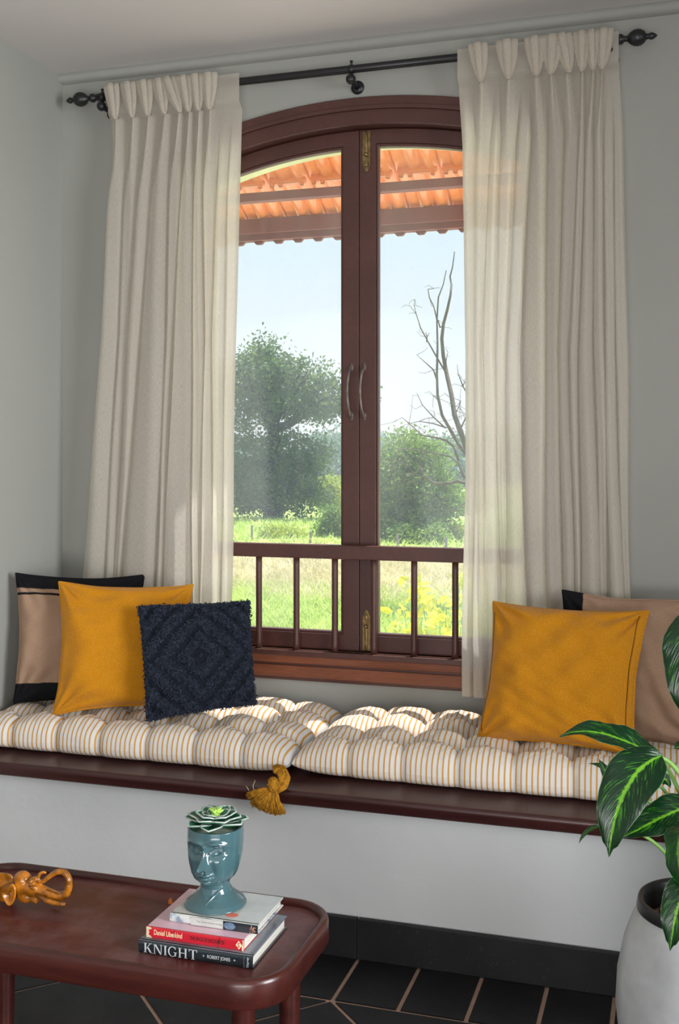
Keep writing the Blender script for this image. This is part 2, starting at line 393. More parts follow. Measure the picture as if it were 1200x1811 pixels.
tag(MB().box(XL - .2, XL, YB, YW, -.1, 2.9).build('wall_west', M['wall']), kind='structure')
tag(MB().box(XR, XR + .2, YB, YW, -.1, 2.9).build('wall_east', M['wall']), kind='structure')
tag(MB().box(XL - .2, XR + .2, YB - .2, YB, -.1, 2.9).build('wall_south', M['wall']), kind='structure')
tag(MB().box(XL - .2, XR + .2, YB - .2, YW, ZC, ZC + .15).build('ceiling', M['ceiling']), kind='structure')
# rounded plaster ledge along the top of the window wall
led = [(0, 0), (-.022, .002), (-.032, .010), (-.034, .020), (-.030, .027), (-.036, .030), (0, .031)]
V = [(x, YW + a, ZC - .030 + b) for x in (XL, XR) for a, b in led]; n = len(led)
tag(smooth_shade(obj('trim_1', V, [(i, i + 1, n + i + 1, n + i) for i in range(n - 1)], M['wall']), 60), kind='structure')
# floor: grout bed with black granite tiles
fl = tag(MB().box(XL, XR, YB, YW, -.10, -.004).build('floor', M['grout']), kind='structure')
G = .0058
def tile_obj(poly, par, z0=-.006, z1=0.0):
    cx = sum(p[0] for p in poly) / len(poly); cy = sum(p[1] for p in poly) / len(poly)
    return MB().prism(poly, z0, z1).build('tile', M['granite'], par)
k0 = -8
for k in range(k0, 20):
    x0 = -.818 + .1665 * k; x1 = x0 + .1665
    if x0 < XL or x1 > XR: continue
    tile_obj([(x0 + G, 2.55 + G), (x1 - G, 2.55 + G), (x1 - G, 2.786), (x0 + G, 2.786)], fl)
D = .288; g = G * 1.41
proto = None
for b in range(0, 19):
    for a in range(-5, 12):
        if (a + b) % 2 == 0: continue
        cx, cy = -.82 + D * a, 2.55 - D * b
        if cx < XL + D or cx > XR - D or cy < YB + D: continue
        if b == 0:
            tile_obj([(cx - D + g * 1.6, cy - G), (cx, cy - D + g), (cx + D - g * 1.6, cy - G)], fl)
        elif proto is None:
            proto = tile_obj([(cx - D + g, cy), (cx, cy - D + g), (cx + D - g, cy), (cx, cy + D - g)], fl); p0 = (cx, cy)
        else:
            c = proto.copy(); COL.objects.link(c); c.location = proto.location.copy()
            c.location.x += cx - p0[0]; c.location.y += cy - p0[1]
# granite baseboard in front of the bench
bb = tag(MB().box(XL, XR, 2.786, 2.80, 0, .100).build('baseboard_north', M['grout']), kind='structure')
for x0, x1 in ((XL + .002, -1.420), (-1.417, -.822), (-.819, -.12), (-.117, .58), (.583, 1.28), (1.283, XR - .002)):
    o = MB().box(x0, x1, 2.775, 2.792, .0, .108).build('tile', M['granite'], bb); add_mod_bevel(o, .002)

# ------------------------------------------------------------------ window seat (built-in bench)
be = empty('window_bench', (0.1, 3.1, 0), 'built-in plastered window bench with a dark polished wooden seat board', 'bench')
MB().box(XL + .001, XR - .001, 2.795, YW - .001, .0, .397).build('plaster_base', M['wall_lower'], be)
prof = [(2.770, .398), (2.764, .400), (2.760, .406), (2.760, .418), (2.757, .421), (2.757, .432), (2.761, .437), (2.768, .4385), (YW - .002, .4385), (YW - .002, .398)]
V = [(x, a, b) for x in (XL + .001, XR - .001) for a, b in prof]; n = len(prof)
smooth_shade(obj('seat_board', V, [(i, n + i, n + (i + 1) % n, (i + 1) % n) for i in range(n)] + [tuple(range(n)), tuple(range(n, 2 * n))[::-1]], M['slab'], be), 50)

# ------------------------------------------------------------------ window 1: arched frame, sashes, rail, balusters
win = empty('window_1', (XC, YW, .61), None, None, kind='structure')
def arc_ring(name, hwo, pko, Ro, bo, hwi, pki, Ri, bi, y0, y1, m=M['frame']):
    V, Fc = ring(arc_outline(hwo, pko, bo, Ro), arc_outline(hwi, pki, bi, Ri), y0, y1)
    o = obj(name, V, Fc, m, win); add_mod_bevel(o, .003); return o
arc_ring('architrave', .690, PK + .089, R0 + .089, .60, .655, PK + .052, R0 + .052, .70, 3.386, 3.412)
arc_ring('moulding', .664, PK + .062, R0 + .062, .68, .650, PK + .047, R0 + .047, .70, 3.381, 3.40)
arc_ring('frame', .655, PK + .052, R0 + .052, .655, .600, PK, R0, .695, 3.392, 3.484)
o = MB().box(XC - .655, XC + .655, 3.384, 3.44, .656, .696).build('sill', M['frame_sill_lit'], win); add_mod_bevel(o, .003)
o = MB().box(XC - .69, XC + .69, 3.376, 3.412, .612, .650).build('apron', M['frame_sill_lit'], win); add_mod_bevel(o, .003)
def sash_outline(x0, x1, peak, R, bottom, n=14):
    zc = peak - R; pts = [(x0, bottom), (x1, bottom)]
    for i in range(n + 1):
        x = x1 + (x0 - x1) * i / n; pts.append((x, zc + math.sqrt(R * R - (x - XC) ** 2)))
    return pts
for s in (-1, 1):
    x0, x1 = (XC - .597, XC - .001) if s < 0 else (XC + .001, XC + .597)
    g0, g1 = (XC - .535, XC - .0645) if s < 0 else (XC + .0645, XC + .535)
    if s < 0: gin0, gin1 = g0 - .007, g1 + .007
    else: gin0, gin1 = g0 - .007, g1 + .007
    V, Fc = ring(sash_outline(x0, x1, PK - .003, R0 - .003, .699), sash_outline(gin0, gin1, PK - .050, R0 - .050, .752), 3.440, 3.474)
    sa = obj('sash', V, Fc, M['frame'], win); add_mod_bevel(sa, .002)
    V, Fc = ring(sash_outline(gin0, gin1, PK - .050, R0 - .050, .752), sash_outline(g0, g1, PK - .060, R0 - .060, .760), 3.4445, 3.472)
    bead = obj('glazing_bead', V, Fc, M['frame'], sa); add_mod_bevel(bead, .002)
    po = sash_outline(g0 - .004, g1 + .004, PK - .057, R0 - .057, .757)
    MB().prism_y(po, 3.459, 3.4625).build('pane', M['glass'], sa)
    # pull handle
    hx = XC + (-.026 if s < 0 else .018)
    p = [at(617 if s < 0 else 645, y, 3.425).z for y in (643, 741)]
    zt, zb = p; zm = (zt + zb) / 2; L = zt - zb
    hb = MB(); bow = [(hx + .001, 3.436, zt - .004), (hx, 3.432, zt - .012), (hx - .001, 3.417, zt - .028)]
    for i in range(9):
        a = -1 + 2 * i / 8; bow.append((hx - .0015 - .0045 * (1 - a * a), 3.414 - .004 * (1 - a * a), zm - a * (L / 2 - .034)))
    bow += [(hx - .001, 3.417, zb + .028), (hx, 3.432, zb + .012), (hx + .001, 3.436, zb + .004)]
    hb.tube(bow, [.005, .005, .0042] + [.0042] * 9 + [.0042, .005, .005], 10)
    for z in (zt - .010, zb + .010): hb.ell((hx + .001, 3.438, z), (.0065, .004, .014), 12, 8)
    hb.build('handle', M['steel'], sa, True)
# middle cover strip rebate
# bolts on the right sash meeting stile
for nm, zt, zb, up in (('top', 2.418, 2.284, 1), ('bottom', .838, .702, -1)):
    bx = XC + .026; w = .0135; b = MB()
    tip = zb if up > 0 else zt; flat = zt if up > 0 else zb; sg = -up
    poly = [(bx - w, flat), (bx + w, flat), (bx + w, tip - sg * .022), (bx + w * .6, tip - sg * .014), (bx + w * .5, tip - sg * .006), (bx, tip), (bx - w * .5, tip - sg * .006), (bx - w * .6, tip - sg * .014), (bx - w, tip - sg * .022)]
    if up < 0: poly = poly[::-1]
    b.prism_y(poly if up < 0 else poly[::-1], 3.436, 3.4405)
    bo = b.build('bolt', M['brass'], win); add_mod_bevel(bo, .0008)
    r = MB(); kz = tip + up * .055
    r.box(bx - .0045, bx + .0045, 3.430, 3.437, min(kz, flat - up * .002), max(kz, flat - up * .002), .0012)
    r.ell((bx + .001, 3.4275, kz), (.0075, .006, .0075), 14, 8)
    r.box(bx - .006, bx + .006, 3.4295, 3.437, min(tip + up * .016, tip + up * .034), max(tip + up * .016, tip + up * .034), .0015)
    for sxx in (-1, 1):
        for zz in (.025, .045, .1): r.ell((bx + sxx * .0105, 3.4360, tip + up * zz), (.0016, .001, .0016), 8, 4)
    r.build('slide_knob', M['brass'], bo, True)
# guard rail and balusters
o = MB().box(XC - .60, XC + .60, 3.388, 3.424, 1.006, 1.052).build('guard_rail', M['frame'], win); add_mod_bevel(o, .0035)
for k in range(-4, 4):
    bx = XC + .067 + .1343 * k - .006
    mb = MB(); mb.tube([(bx, 3.406, .693), (bx, 3.406, .72), (bx, 3.406, .98), (bx, 3.406, 1.008)], [.0112, .0106, .0106, .0106], 16)
    mb.build('baluster', M['frame'], win, True)

# ------------------------------------------------------------------ curtain rod
YR = 3.335
rod = empty('curtain_rod', (XC, YR, 2.59), 'black iron curtain rod with turned ball finials above the arched window', 'curtain rod')
xa, xb = at(172, 166, YR).x, at(1086, 70, YR).x
zr = 2.590
MB().tube([(xa, YR, zr), (xb, YR, zr)], .0128, 18).build('pole', M['iron'], rod, True)
fin = [(0, -.012), (.015, -.012), (.0155, -.004), (.012, 0), (.012, .006), (.017, .010), (.021, .017), (.020, .025), (.012, .030), (.011, .040), (.016, .044), (.024, .050), (.031, .060), (.034, .072), (.031, .084), (.023, .094), (.013, .099), (.010, .106), (.013, .110), (.0145, .117), (.011, .124), (.005, .131), (0, .134)]
MB().lathe([(r * .74, xb + h * .92) for r, h in fin], (0, YR, zr), 'x', 28).build('finial', M['iron'], rod, True)
MB().lathe([(r * .74, xa - h * .92) for r, h in fin], (0, YR, zr), 'x', 28).build('finial', M['iron'], rod, True)
for bx in (at(621, 120, YR).x, xa + .02, xb - .012):
    m_ = MB(); m_.tube([(bx, YW, zr - .036), (bx, YR - .002, zr - .034)], .0085, 12)
    m_.ell((bx, YR - .006, zr - .034), (.0165, .0165, .0165), 18, 12)
    m_.lathe([(.0, YW - .001), (.022, YW - .001), (.022, YW - .006), (.0, YW - .007)], (bx, 0, zr - .036), 'y', 20)
    m_.tube([(bx - .007, YR, zr), (bx + .007, YR, zr)], .0145, 18)
    m_.tube([(bx, YR, zr - .03), (bx, YR, zr - .012)], .006, 10)
    m_.tube([(bx, YR, zr + .012), (bx, YR, zr + .026)], .004, 10); m_.ell((bx, YR, zr + .026), (.006, .006, .003), 10, 6)
    m_.build('bracket', M['iron'], rod, True)

# ------------------------------------------------------------------ curtains
def curtain(levels, pleats, z_top, z_pinch, z_bot, label, seed, topdrop=0.0, hem=True):
    YC = YR - .004
    zs = [at(600, y, YC).z for y, _ in levels]
    # level heights are taken at each curtain's own middle column
    mid = sum(levels[0][1]) / len(levels[0][1])
    zs = [at(mid, y, YC).z for y, _ in levels]
    E = np.array([[at(px, 500, YC).x for px in row] for _, row in levels])   # (L, n)
    L, n = E.shape
    order = np.argsort(zs); zs_s = np.array(zs)[order]; E = E[order]
    per = 22; nz = 150
    zz = np.concatenate([np.linspace(z_top, z_pinch, 16), z_pinch - (z_pinch - z_bot) * np.linspace(0, 1, nz - 15)[1:] ** 1.15])
    r = np.random.default_rng(seed); ph = r.uniform(0, 6.28, n); amp = r.uniform(.75, 1.15, n)
    V = []; UV = []; nu = (n - 1) * per + 1
    for z in zz:
        ed = np.array([np.interp(z, zs_s, E[:, k]) for k in range(n)])
        d = (z_pinch - z) / (z_pinch - z_bot)
        grow = min(1, max(0, (z_pinch - z) / .34)); grow = grow * grow * (3 - 2 * grow)
        for k in range(n - 1):
            w = ed[k + 1] - ed[k]; isp = k in pleats
            A = min(.052, .95 * w) * amp[k]
            for j in range(per + (1 if k == n - 2 else 0)):
                u = j / per
                if z > z_pinch: y = 0.0; hx = 0
                else:
                    f_lo = math.sin(PI * u) ** .62
                    f_hi = math.sin(PI * u) ** (2 + 8 * max(0, 1 - (z_pinch - z) / .25)) if isp else 0.12 * math.sin(PI * u)
                    a0 = .034 if isp else .004
                    y = (1 - grow) * a0 * f_hi + grow * A * f_lo
                    y += grow * .004 * math.sin(3 * PI * u + ph[k] + 2.2 * z) * math.sin(PI * u)
                    hx = -grow * .085 * math.sin(2 * PI * u)
                x = ed[k] + w * (u + hx)
                x += .004 * d * math.sin(7 * z + ph[k])
                V.append((x, YC + .010 - y + .003 * math.sin(5 * z + ph[k]) * d - (0.026 if z > z_pinch + .0 else 0) * min(1, (z - z_pinch) / .02 if z > z_pinch else 0), z))
                UV.append((k * .16 + u * .16, z))
    Fc = grid_faces(len(zz), nu)
    xs = [v[0] for v in V]
    cu = empty('curtain', ((min(xs) + max(xs)) / 2, YC, z_bot), label, 'curtain', 'linen curtains at the window')
    obj('drape', V, Fc, M['linen'], cu, True, UV)
    # hem: doubled cloth along the bottom
    nh = int(sum(1 for z in zz if z < z_bot + .095)); st = (len(zz) - nh) * nu
    HV = [(v[0], v[1] - .0022, v[2]) for v in V[st:]]
    obj('hem', HV, grid_faces(nh, nu), M['linen'], cu, True, [(a, b) for a, b in UV[st:]])
    # pinch pleats: three pressed fingers each
    edt = E[-1]
    for k in pleats:
        xc = (edt[k] + edt[k + 1]) / 2 + pleats[k][0]; tilt = pleats[k][1]; wdt = pleats[k][2]
        b = MB()
        for s in (-1, 0, 1):
            pts = []; rad = []
            for i in range(9):
                t = i / 8; z = z_top + .004 - t * (z_top + .004 - z_pinch)
                sp = wdt * (1 - t ** 2.2) + .0035
                pts.append((xc + s * sp * .78 + tilt * (1 - t), YC - .033 - (.009 if s == 0 else 0) + .006 * t, z)); rad.append(.0074 * (1 - .55 * t ** 2) * wdt / .020)
            b.tube(pts, rad, 10, flat=1.5)
        b.ell((xc, YC - .030, z_pinch), (.0075, .008, .0045), 10, 6)
        o = b.build('pleat', M['linen'], cu, True, uv=None)
        l = o.data.uv_layers.new(name='UVMap')
        for lp in o.data.loops:
            c = o.data.vertices[lp.vertex_index].co; l.data[lp.index].uv = (c.x * 2 + c.y, c.z)
    return cu
LC = [(200, [195, 227, 254, 282, 312, 331, 348, 366, 386, 405, 426]),
      (290, [197, 225, 250, 275, 304, 324, 344, 362, 385, 404, 424]),
      (600, [181, 212, 229, 253, 296, 310, 343, 363, 376, 398, 415]),
      (1040, [147, 186, 203, 218, 276, 288, 341, 355, 377, 392, 408]),
      (1200, [140, 180, 200, 214, 272, 286, 341, 354, 377, 391, 407])]
curtain(LC, {0: (0, -.014, .020), 1: (0, -.014, .020), 2: (0, -.012, .021), 3: (0, -.018, .020), 4: (.006, -.045, .022), 5: (0, -.016, .021), 6: (0, -.008, .021), 7: (0, 0, .022)},
        2.612, 2.500, .60, 'cream linen pinch pleat curtain drawn to the left of the window, behind the left cushions', 3)
RC = [(145, [810, 832, 874, 882, 920, 934, 963, 988, 1020, 1040, 1058, 1072, 1082, 1094]),
      (240, [816, 840, 866, 884, 912, 938, 967, 997, 1023, 1035, 1050, 1067, 1085, 1101]),
      (620, [823, 839, 852, 874, 894, 917, 963, 985, 1006, 1023, 1049, 1069, 1087, 1110]),
      (1060, [819, 838, 859, 883, 893, 929, 965, 994, 1015, 1027, 1062, 1077, 1103, 1114]),
      (1240, [816, 836, 860, 886, 895, 932, 968, 997, 1017, 1030, 1066, 1080, 1105, 1116])]
curtain(RC, {1: (0, -.010, .021), 3: (0, -.004, .024), 5: (.003, -.006, .022), 6: (0, .006, .024), 7: (.006, -.022, .021), 8: (0, 0, .018), 9: (0, -.004, .017), 10: (0, .006, .020)},
        2.608, 2.498, .602, 'cream linen pinch pleat curtain right of the window, beside the large ochre cushion', 5)

# ------------------------------------------------------------------ mattresses
def mattress(x0, x1, y0, y1, zb, H, nx, ny, label, name='bench_mattress', lean=0.0):
    nu, nv = 300, 120
    p = np.linspace(-1, 1, nu); q_ = np.linspace(-1, 1, nv)
    sx_ = np.sin(p * PI / 2) * .6 + p * .4; sy_ = np.sin(q_ * PI / 2) * .6 + q_ * .4
    X, Y = np.meshgrid(sx_, sy_, indexing='ij')
    n_ = 7
    ex = (1 - np.clip(np.abs(X), 0, 1) ** n_) ** (1 / 2.6); ey = (1 - np.clip(np.abs(Y), 0, 1) ** n_) ** (1 / 2.6)
    E = ex * ey
    cu = (X + 1) / 2 * nx; cv = (Y + 1) / 2 * ny
    fu = np.abs(np.sin(PI * cu)); fv = np.abs(np.sin(PI * cv))
    inner_u = (cu > .5) & (cu < nx - .5); inner_v = (cv > .5) & (cv < ny - .5)
    du = (cu - np.round(cu)) * (x1 - x0) / nx; dv = (cv - np.round(cv)) * (y1 - y0) / ny
    r2 = du ** 2 + dv ** 2
    tuft = np.exp(-r2 / .022 ** 2) * inner_u * inner_v + .0
    wide = np.exp(-r2 / .05 ** 2) * inner_u * inner_v
    cre_v = np.exp(-np.abs(dv) / .011) * inner_v; cre_u = np.exp(-np.abs(du) / .010) * inner_u
    P = np.stack([X.ravel() * 5, Y.ravel() * 2.4, 0 * X.ravel()], 1)
    nz_ = noise3(P, 3 + nx, 2.0).reshape(X.shape); nf = noise3(P, 9 + nx, 7.0).reshape(X.shape)
    ang = np.arctan2(dv, du); fold = np.sin(ang * 7 + np.round(cu) * 1.7 + np.round(cv)) * np.exp(-np.sqrt(r2) / .055) * np.minimum(1, np.sqrt(r2) / .012) * inner_u * inner_v
    top = H * .60 * E * (1 + .06 * nz_) + .014 * E * (fu * fv) ** .5
    top = top - E * ((.026 * tuft + .032 * wide + .018 * cre_v + .010 * cre_u + .0055 * fold) + .003 * nf)
    bot = -H * .40 * E
    # front / back edges are drawn in at the tuft columns
    indent = np.exp(-np.abs(du) / .016) * inner_u
    fold_s = np.exp(-np.abs(du - .012) / .006) * inner_u
    side = (np.abs(Y) ** 6)
    xr = (x0 + x1) / 2 + X * (x1 - x0) / 2; yr = (y0 + y1) / 2 + Y * (y1 - y0) / 2 * (1 - 0.055 * indent * side - .03 * fold_s * side + .012 * np.sin(cu * 2.3) * side)
    inv = np.exp(-np.abs(dv) / .016) * inner_v; xr = (x0 + x1) / 2 + (xr - (x0 + x1) / 2) * (1 - .02 * inv * np.abs(X) ** 6)
    xr = xr + .004 * nz_ * (1 - np.abs(X) ** 2) + lean * Y * 0
    zt = zb + H * .40 + top; zo = zb + H * .40 + bot
    T = np.stack([xr, yr, zt], -1).reshape(-1, 3); B = np.stack([xr, yr, zo], -1).reshape(-1, 3)
    # arc-length style uv so stripes follow the cloth
    uvx = xr + .0016 * nz_ + .10 * du * wide; UV = np.stack([uvx, yr + zt], -1).reshape(-1, 2)
    F1 = grid_faces(nu, nv)[:, ::-1]; F1 = grid_faces(nu, nv); F2 = grid_faces(nu, nv, nu * nv)[:, ::-1]
    o = obj(name, np.concatenate([T, B]), np.concatenate([F1, F2]), M['stripe'], None, True, np.concatenate([UV, UV]))
    tag(o, label, 'cushion', 'striped bench cushions')
    # seam piping round the middle
    zs = zb + H * .40; a, b_ = (x1 - x0) / 2, (y1 - y0) / 2
    return o
ma = mattress(-2.105, -1.045, 2.845, 3.402, .4385, .104, 7, 4, 'left hand tufted bench cushion in cream cotton with yellow stripes, under the three left cushions')
mb2 = mattress(-1.040, .19, 2.865, 3.402, .4385, .104, 8, 4, 'right hand tufted bench cushion in cream cotton with yellow stripes, under the ochre cushion')

# ------------------------------------------------------------------ cushions
def pillow(name, TL, TR, BR, BL, thick, m, label, concave=.07, seed=0, uvrot=False, flange=.006, seam=True, sag=.0, group=None, nn=90, wr=.015):
    TL, TR, BR, BL = [np.array(c) for c in (TL, TR, BR, BL)]
    t = np.linspace(-1, 1, nn); t = np.sin(t * PI / 2) * .45 + t * .55
    U, Vv = np.meshgrid(t, t, indexing='ij')
    uu = U * (1 - concave * (1 - Vv ** 2) ** 1.0 * (np.abs(U) ** 2)); vv = Vv * (1 - concave * (1 - U ** 2) * (np.abs(Vv) ** 2))
    eg = noise3(np.stack([U.ravel() * 1.2, Vv.ravel() * 1.2, 0 * U.ravel()], 1), seed + 5, 2.2).reshape(U.shape) * .012
    uu = uu + eg * (1 - Vv ** 2) ** .5; vv = vv + eg * (1 - U ** 2) ** .5
    a = (uu + 1) / 2; b = (vv + 1) / 2
    P = (BL[None, None] * ((1 - a) * (1 - b))[..., None] + BR * (a * (1 - b))[..., None] + TR * (a * b)[..., None] + TL * ((1 - a) * b)[..., None])
    ex = (TR - TL + BR - BL); ey = (TL - BL + TR - BR); nrm = np.cross(ex, ey); nrm /= np.linalg.norm(nrm)   # toward -Y viewer if ex right, ey up
    if nrm[1] > 0: nrm = -nrm
    # lower part carries the filling
    prof = ((1 - U ** 2) * (1 - Vv ** 2)); T = thick / 2 * np.power(np.clip(prof, 0, 1), .42) * (1 - .12 * Vv)
    Q = np.stack([U.ravel() * 1.0, Vv.ravel() * 1.0, 0 * U.ravel()], 1)
    w = noise3(Q, seed, 2.6).reshape(U.shape) * .9 + .35 * noise3(Q, seed + 1, 6.0).reshape(U.shape)
    # radiating corner folds
    cf = 0
    for sx_, sy_ in ((-1, -1), (1, -1), (-1, 1), (1, 1)):
        d = np.sqrt((U - sx_) ** 2 + (Vv - sy_) ** 2); an = np.arctan2(Vv - sy_, U - sx_); cf = cf + np.sin(an * 11 + seed) * np.exp(-d / .45) * np.minimum(1, d / .15)
    T = T + (w * wr + cf * wr * .9) * np.clip(prof * 4, 0, 1) ** .5
    T = T + flange * .25
    Fr = P + nrm * T[..., None]; Bk = P - nrm * (thick / 2 * np.power(np.clip(prof, 0, 1), .42))[..., None] * .8 - nrm * flange * .25
    W_ = np.linalg.norm(TR - TL); H_ = np.linalg.norm(TL - BL)
    uv = np.stack([(U + 1) / 2 * W_, (Vv + 1) / 2 * H_], -1).reshape(-1, 2)
    if uvrot: uv = uv[:, ::-1].copy(); uv[:, 1] = W_ - uv[:, 1] if uvrot == 2 else uv[:, 1]
    N = nn * nn; F1 = grid_faces(nn, nn); F2 = grid_faces(nn, nn, N)[:, ::-1]
    # join the rim
    idx = lambda i, j: i * nn + j
    rim = [idx(i, 0) for i in range(nn)] + [idx(nn - 1, j) for j in range(1, nn)] + [idx(i, nn - 1) for i in range(nn - 2, -1, -1)] + [idx(0, j) for j in range(nn - 2, 0, -1)]
    F3 = np.array([[rim[k], rim[(k + 1) % len(rim)], rim[(k + 1) % len(rim)] + N, rim[k] + N] for k in range(len(rim))])
    base = (BL + BR) / 2
    e_ = empty(name, tuple(base), label, 'cushion', group)
    obj('cover', np.concatenate([Fr.reshape(-1, 3), Bk.reshape(-1, 3)]), np.concatenate([F1, F2, F3]), m, e_, True, np.concatenate([uv, uv]))
    if seam:
        pts = [tuple((Fr.reshape(-1, 3)[r_] + Bk.reshape(-1, 3)[r_]) / 2) for r_ in rim]; pts.append(pts[0])
        s_ = MB(); s_.tube(pts, .0032, 6, cap=False)
        so = s_.build('seam', m, e_, True); l = so.data.uv_layers.new(name='UVMap')
        for lp in so.data.loops: l.data[lp.index].uv = uv[rim[(lp.vertex_index // 6) % len(rim)]]
    return e_, Fr, nrm, U, Vv
pillow('cushion', at(28, 1014, 3.06), at(255, 1017, 3.30), at(245, 1243, 3.19), at(24, 1243, 3.02), .13, M['tanblack'],
       'tan cushion with black bands top and bottom, in the left corner behind the ochre one', seed=4, concave=.075, group='tan and black cushions')
pillow('cushion', at(104, 1029, 3.02), at(341, 1034, 3.215), at(338, 1250, 3.10), at(94, 1264, 2.93), .14, M['mustard'],
       'ochre woven cushion at left, between the tan and black one and the navy one', seed=8, concave=.085, group='ochre cushions')
_, Fr, nv_, U, Vv = pillow('cushion', at(244, 1072, 3.00), at(441, 1062, 3.17), at(453, 1246, 3.10), at(259, 1276, 2.91), .10, M['navy'],
       'small navy cushion with shaggy tufts in concentric diamonds, leaning below the window', seed=12, concave=.03, seam=False)
navy_root = _
pillow('cushion', at(994, 1044, 3.25), at(1243, 1060, 3.27), at(1236, 1325, 3.14), at(990, 1303, 3.20), .11, M['tanblack'],
       'tan cushion with black side bands on the right, behind the large ochre cushion', seed=21, concave=.07, uvrot=1, group='tan and black cushions')
mroot, mF, mn_, mU, mV = pillow('cushion', at(872, 1064, 3.17), at(1146, 1081, 3.15), at(1119, 1336, 3.00), at(844, 1308, 3.06), .16, M['mustard'],
       'large ochre woven cushion on the right, leaning on the right curtain', seed=17, concave=.07, group='ochre cushions', wr=.017)
# the gusset seam of the large ochre cushion
M['seam_dark'] = simple('dark_ochre_seam', (.16, .055, .004), .95)
for nm_, ii, j0, j1 in (('r', 83, 3, 84), ('l', 3, 8, 80)):
    sl = MB(); sl.tube([tuple(mF[ii, j] + mn_ * .0004) for j in range(j0, j1, 2)], .0016, 6); sl.build('side_seam', M['seam_dark'], mroot, True)
# navy shag
def shag():
    nn = Fr.shape[0]; r = np.random.default_rng(5); N = 9000
    V = []; Fc = []
    cnt = 0
    for _ in range(60000):
        u, v = r.uniform(-1.0, 1.0, 2)
        d = abs(u) + abs(v); ring_ = (d * 2.55 + .50) % 1.0
        edge = max(abs(u), abs(v)) > .95
        if not (ring_ < .56 or edge): continue
        i = (np.searchsorted(U[:, 0], u)); j = (np.searchsorted(Vv[0], v)); i = min(max(i, 1), nn - 1); j = min(max(j, 1), nn - 1)
        p = Fr[i, j] + (Fr[i - 1, j - 1] - Fr[i, j]) * r.uniform(0, 1); h = r.uniform(.006, .0115) if not edge else r.uniform(.003, .008); lift = 0 if edge else .006 * math.sin(PI * min(1, ring_ / .56))
        p = p + nv_ * lift
        if edge: p = p + r.normal(size=3) * .002
        dr = nv_ + r.normal(size=3) * .75; dr /= np.linalg.norm(dr)
        sd = np.cross(dr, r.normal(size=3)); sd /= np.linalg.norm(sd); sd2 = np.cross(dr, sd); w = r.uniform(.0012, .0022)
        b = len(V); q2 = p + dr * h * .6 + r.normal(size=3) * .001; q3 = q2 + (dr * .4 + r.normal(size=3) * .5 + np.array([0, 0, -.35])) * h * .6
        for c, ww in ((p - dr * .001, w), (q2, w * 1.1), (q3, w * .5)):
            V += [c + sd * ww, c - sd * ww * .5 + sd2 * ww * .87, c - sd * ww * .5 - sd2 * ww * .87]
        for s in (0, 3):
            for k in range(3): Fc.append((b + s + k, b + s + (k + 1) % 3, b + s + 3 + (k + 1) % 3, b + s + 3 + k))
        Fc.append((b + 6, b + 7, b + 8)); cnt += 1
        if cnt >= 19000: break
    o = obj('tufts', V, Fc, M['navy_yarn'], navy_root); o['kind'] = 'stuff'
shag()

# ------------------------------------------------------------------ tassel at the corner of the left mattress
def tassel():
    Yt = 2.742
    root = at(484, 1352, 2.80)
    e_ = empty('tassel', tuple(at(470, 1436, Yt)), 'mustard yarn tassel hanging from the bench cushion corner over the board edge', 'tassel')
    r = np.random.default_rng(3)
    head = [at(488, 1356, 2.83), at(498, 1362, 2.80), at(503, 1376, 2.762), at(499, 1392, 2.748), at(490, 1400, Yt)]
    b = MB(); 
    for i in range(60):
        a = r.uniform(0, 2 * PI); rr = .0150 * math.sqrt(r.uniform(0.2, 1)); off = Vector((rr * math.cos(a), rr * .6 * math.sin(a), rr * math.sin(a) * .6))
        b.tube([h + off * s for h, s in zip(head, (.6, 1.0, 1.0, .9, .5))], [.0020, .0024, .0026, .0024, .002], 5)
    b.ell(at(490, 1364, 2.80), (.012, .012, .009)); b.build('cord_loop', M['tassel'], e_, True)
    k = MB(); nk = at(483, 1388, Yt - .006)
    for i in range(150):
        d = Vector(r.normal(size=3)).normalized(); k.tube([nk + Vector((d.x * .006, d.y * .005, d.z * .009)), nk + Vector((d.x * .0175, d.y * .012, d.z * .022))], [.0026, .0016], 4)
    k.ell(nk, (.014, .009, .018)); k.build('knot', M['tassel'], e_, True)
    s = MB(); neck = at(484, 1397, Yt)
    for i in range(330):
        t = r.uniform(0, 1); ex = 434 + (505 - 434) * t
        ey = 1413 + 26 * math.sin(min(1, t * 1.35) * PI / 2) - 3 * max(0, t - .85) * 6 + r.normal() * 2.0
        if t < .12: ey = 1404 + t * 90 + r.normal() * 3
        dep = Yt - .004 + r.uniform(-.010, .008); end = at(ex, ey, dep)
        nn_ = neck + Vector(((t - .5) * .018, r.uniform(-.004, .004), r.uniform(-.004, .004)))
        mid = nn_.lerp(end, .5) + Vector(((t - .6) * -.008, -.006, .008 * (1 - t)))
        pts = [nn_, nn_.lerp(mid, .5) + Vector((0, -.001, .002)), mid, mid.lerp(end, .5) + Vector((r.normal() * .0015, 0, .001)), end]
        s.tube(pts, [.0016, .0015, .0014, .0013, .0011], 4)
    o = s.build('strands', M['tassel'], e_, True); o['kind'] = 'stuff'
    th = MB(); th.tube([at(450, 1402, Yt), at(447, 1390, Yt - .002), at(451, 1380, Yt)], .0007, 4); th.tube([at(440, 1398, Yt), at(435, 1390, Yt)], .0007, 4)
    th.build('loose_thread', M['thread'], e_)
tassel()

